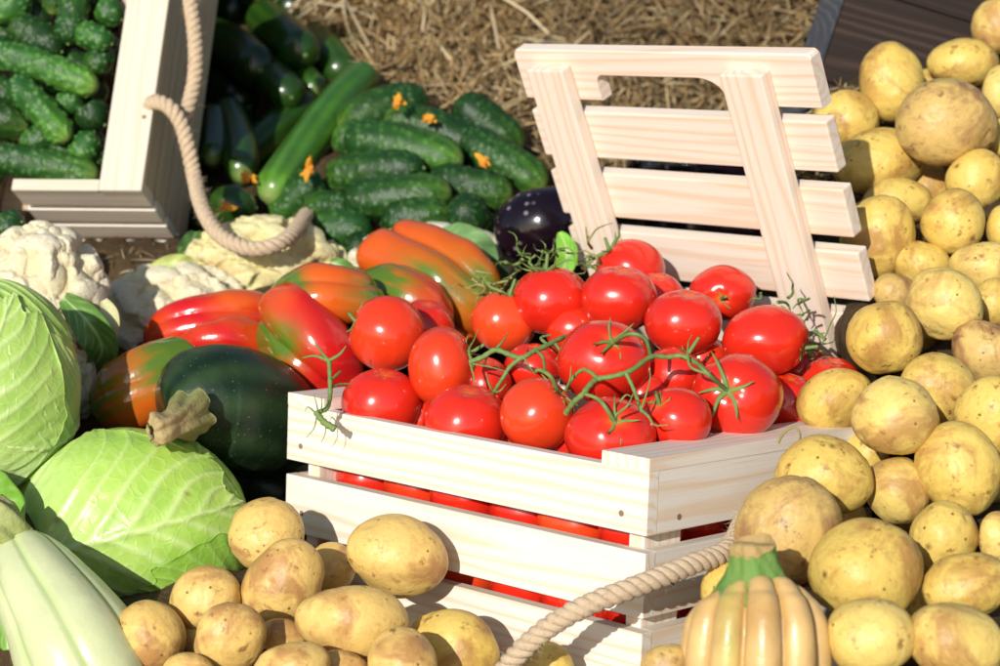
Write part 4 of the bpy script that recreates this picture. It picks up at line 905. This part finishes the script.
# ------------------------------------------------------------------ cauliflowers
def fib(n, seed):
    g = np.random.default_rng(seed); i = np.arange(n) + .5; ph = np.arccos(1 - 2 * i / n); th = np.pi * (1 + 5 ** .5) * i
    p = np.stack([np.cos(th) * np.sin(ph), np.sin(th) * np.sin(ph), np.cos(ph)], 1) + g.normal(size=(n, 3)) * .35 / math.sqrt(n); return p / np.linalg.norm(p, axis=1)[:, None]
def near(v, c):
    o = np.empty(len(v))
    for i in range(0, len(v), 8000): o[i:i + 8000] = (v[i:i + 8000] @ c.T).max(1)
    return np.arccos(np.clip(o, -1, 1))
def cauliflower(px, py, rx, ry, z, label, tint, leaves, seed, lump=.1):
    c = P(px, py, z); R = np.array([rx * z / F, ry * z / F, (rx + ry) / 2 * z / F * .9]); root = empty('cauliflower', W(c), label, 'cauliflower', 'cauliflowers')
    v, f = ico(6 if rx < 60 else 7); r = 1 + lump * .6 * snoise(v, 1.8, seed, 1)
    h = np.zeros(len(v)); hb = np.zeros(len(v)); nn = v / R; nn /= np.linalg.norm(nn, axis=1)[:, None]
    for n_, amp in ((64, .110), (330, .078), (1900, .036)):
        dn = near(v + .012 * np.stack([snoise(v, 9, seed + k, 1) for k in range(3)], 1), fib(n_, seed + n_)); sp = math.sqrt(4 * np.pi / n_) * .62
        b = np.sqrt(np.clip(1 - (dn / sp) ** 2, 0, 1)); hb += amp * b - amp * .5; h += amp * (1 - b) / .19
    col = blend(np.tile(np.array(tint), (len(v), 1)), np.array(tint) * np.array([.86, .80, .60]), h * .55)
    br = np.clip((snoise(v, 5, seed + 9, 3) - .45) * 2.2, 0, 1); col = blend(col, np.array([.52, .33, .12]), br * .55)
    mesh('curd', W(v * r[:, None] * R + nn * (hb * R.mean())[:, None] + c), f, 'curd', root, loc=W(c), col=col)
    for pts, wd, cc in leaves: loose_leaf('leaf', pts, wd, None, None, cc, seed, root)
    OCC.append((px, py, z + R[2] * .9, rx * .8)); return root
cauliflower(44, 305, 62, 78, 1.80, 'nearest white cauliflower with brown flecks and one green leaf, below the gherkin crate', (.78, .70, .50), [([(64, 298, 1.745), (88, 322, 1.725), (102, 348, 1.735), (92, 372, 1.76)], 18, (.10, .22, .035)), ([(104, 300, 1.75), (112, 322, 1.74), (106, 350, 1.75)], 9, (.55, .52, .28))], 3, .12)
cauliflower(180, 322, 76, 56, 1.93, 'creamy cauliflower behind the long red pepper, half in shade', (.78, .71, .50), [([(150, 268, 1.93), (175, 262, 1.92), (195, 262, 1.93)], 8, (.45, .50, .15))], 17)
cauliflower(268, 266, 78, 46, 1.985, 'yellowish cauliflower with the rope draped over it', (.76, .68, .36), [([(196, 232, 2.02), (190, 250, 1.99), (190, 275, 1.98)], 12, (.07, .17, .03)), ([(330, 262, 1.94), (345, 268, 1.94), (352, 280, 1.95)], 8, (.12, .26, .05))], 29, .06)
cauliflower(432, 266, 80, 38, 1.985, 'cauliflower mostly hidden behind the orange and olive pepper', (.78, .73, .55), [([(440, 236, 1.93), (468, 246, 1.905), (496, 262, 1.92)], 20, (.17, .34, .12)), ([(470, 268, 1.90), (490, 272, 1.90), (508, 284, 1.92)], 13, (.04, .09, .025))], 37, .06)
cauliflower(62, 385, 34, 40, 1.74, 'small piece of cauliflower in the gap beside the tall pale cabbage', (.66, .58, .38), [], 43)

# ------------------------------------------------------------------ dark box behind the potatoes
d_up = np.array([.33, -.92, .20]); d_up /= np.linalg.norm(d_up); d_rt = np.array([.95, .20, -.08]); d_rt -= d_up * (d_rt @ d_up); d_rt /= np.linalg.norm(d_rt)
d_in = np.cross(d_rt, d_up); d_in *= np.sign(d_in[2])
B0 = P(799, 62, 2.02)
dbx = root_at('dark_box', B0, d_rt, d_in, d_up, 'dark stained wooden box standing behind the potato heap', 'box')
for k in range(2):
    box('board', dbx, .0225, .40, 0, .018, -.11 + k * .1005, -.0105 + k * .1005, 'darkwood', .001)
box('board', dbx, .0225, .40, 0, .018, .0912, .16, 'darkwood', .001)
box('board', dbx, 0, .022, -.002, .24, -.11, .16, 'darkedge', .0015, axis=1)
box('board', dbx, .0225, .40, .222, .24, -.11, .16, 'darkwood', .001)
box('floor_board', dbx, .0225, .40, .0185, .2215, -.108, -.09, 'darkwood', .001)

# ------------------------------------------------------------------ ground (bed of burlap and straw under the display)
pts = [(a, b, c + .012, d) for a, b, c, d in OCC] + [(x, y, 1.99, 40) for x in range(90, 200, 12) for y in (248, 258, 268, 280)]
for u in np.linspace(-.02, L + .02, 8):
    for v in np.linspace(.0, DP + .03, 5):
        for zq in (0, -.1, ZB):
            c = CR(u, v, zq); b = CR(u, DP + .045, zq * .5 - .02)
            pts.append((500 + c[0] * F / c[2], 333 + c[1] * F / c[2], 2.06 - .10 * u / L, 30))
for x in range(-250, 1251, 90):
    for y, z in ((-420, 3.2), (-250, 2.78), (-120, 2.62)): pts.append((x, y, z + (.0 if x < 800 else -.15), 40))
for x in range(400, 790, 40):
    for y in range(-60, 161, 30): pts.append((x, y, 2.50 - y * .0016, 20))
for x in range(800, 1260, 60):
    for y in range(-60, 40, 30): pts.append((x, y, 2.36, 20))
for x in range(-200, 200, 30):
    for y in range(-60, 245, 30): pts.append((x, y, 2.34 - .0003 * y, 20))
for x in range(-250, 1250, 60): pts += [(x, 760, 1.72 if 150 < x < 860 else 1.50, 20), (x, 880, 1.45, 20)]
for y in range(0, 700, 60): pts += [(1080, y, zp(y) + .06, 20), (1220, y, zp(y) + .08, 20), (-120, y, 1.95 - y * .0004, 20), (-240, y, 2.0 - y * .0005, 20)]
PT = np.array(pts); gx = np.arange(-260, 1271, 9.); gy = np.arange(-440, 901, 9.); GX, GY = np.meshgrid(gx, gy); q = np.stack([GX.ravel(), GY.ravel()], 1); Z = np.empty(len(q))
for i in range(0, len(q), 2000):
    d2 = ((q[i:i + 2000, None] - PT[None, :, :2]) ** 2).sum(2) + 14 ** 2; wt = PT[None, :, 3] ** .5 / d2 ** 2.2; Z[i:i + 2000] = (wt * PT[None, :, 2]).sum(1) / wt.sum(1)
def zground(x, y):
    i = int(np.clip((y + 440) / 9, 0, len(gy) - 1)); j = int(np.clip((x + 260) / 9, 0, len(gx) - 1)); return Z[i * len(gx) + j]
V = np.stack([(q[:, 0] - 500) * Z / F, (q[:, 1] - 333) * Z / F, Z], 1); V[:, 2] += .008 * snoise(V, 60, 5, 3)
tag(mesh('ground', W(V), gridf(len(gy), len(gx), False), 'bed'), kind='structure')
Vb = np.array([[-9, -3, -.6], [9, -3, -.6], [9, 14, -.6], [-9, 14, -.6]], float); tag(mesh('lower_ground', Vb, [[0, 1, 2, 3]], 'bed', smooth=False), kind='structure')
# straw
V = []; Fc = []; C = []; k = 0; g = np.random.default_rng(99)
def stalk(x, y, ln, wd, lift, col):
    global k
    z = zground(x, y) - lift; p = P(x, y, z); a = g.normal(0, .75) + (0 if g.random() < .7 else 1.4); d = np.array([math.cos(a), math.sin(a), g.uniform(-.45, .45)]); d /= np.linalg.norm(d)
    bend = g.normal(size=3) * ln * .07; sp = bez([p - d * ln / 2, p + bend, p + d * ln / 2], 5)
    v = sweep(sp, np.full(5, wd) * np.array([.8, 1, 1, 1, .7]), 4); V.append(v); C.append(np.tile(col, (len(v), 1)))
    Fc.extend([[i + k for i in f] for f in gridf(5, 4)]); Fc.append([k, k + 1, k + 2, k + 3]); Fc.append([k + 19, k + 18, k + 17, k + 16]); k += len(v)
cs = np.array([(.52, .38, .19), (.40, .27, .12), (.62, .50, .30), (.30, .19, .085), (.22, .14, .06), (.46, .33, .17)])
def hayline(x): return np.interp(x, [285, 312, 345, 385, 440, 520, 575, 600, 900], [-4, 14, 50, 84, 92, 134, 186, 205, 205])
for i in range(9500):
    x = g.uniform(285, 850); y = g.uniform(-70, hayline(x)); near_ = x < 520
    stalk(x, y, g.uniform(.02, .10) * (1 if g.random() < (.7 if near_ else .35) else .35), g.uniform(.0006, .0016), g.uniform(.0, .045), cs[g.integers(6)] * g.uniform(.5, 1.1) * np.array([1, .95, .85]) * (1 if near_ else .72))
for i in range(46):
    x = g.uniform(300, 600); y = g.uniform(-20, hayline(x) - 20); stalk(x, y, g.uniform(.06, .16), g.uniform(.0010, .0020), g.uniform(.03, .06), np.array((.60, .48, .29)) * g.uniform(.7, 1.1))
for i in range(36):
    x, y = g.uniform(90, 200), g.uniform(250, 285); stalk(x, y, g.uniform(.01, .04), g.uniform(.0004, .001), g.uniform(0, .006), cs[g.integers(6)] * g.uniform(.4, .8))
tag(mesh('straw', W(np.vstack(V)), Fc, 'straw', col=np.vstack(C)), kind='stuff')
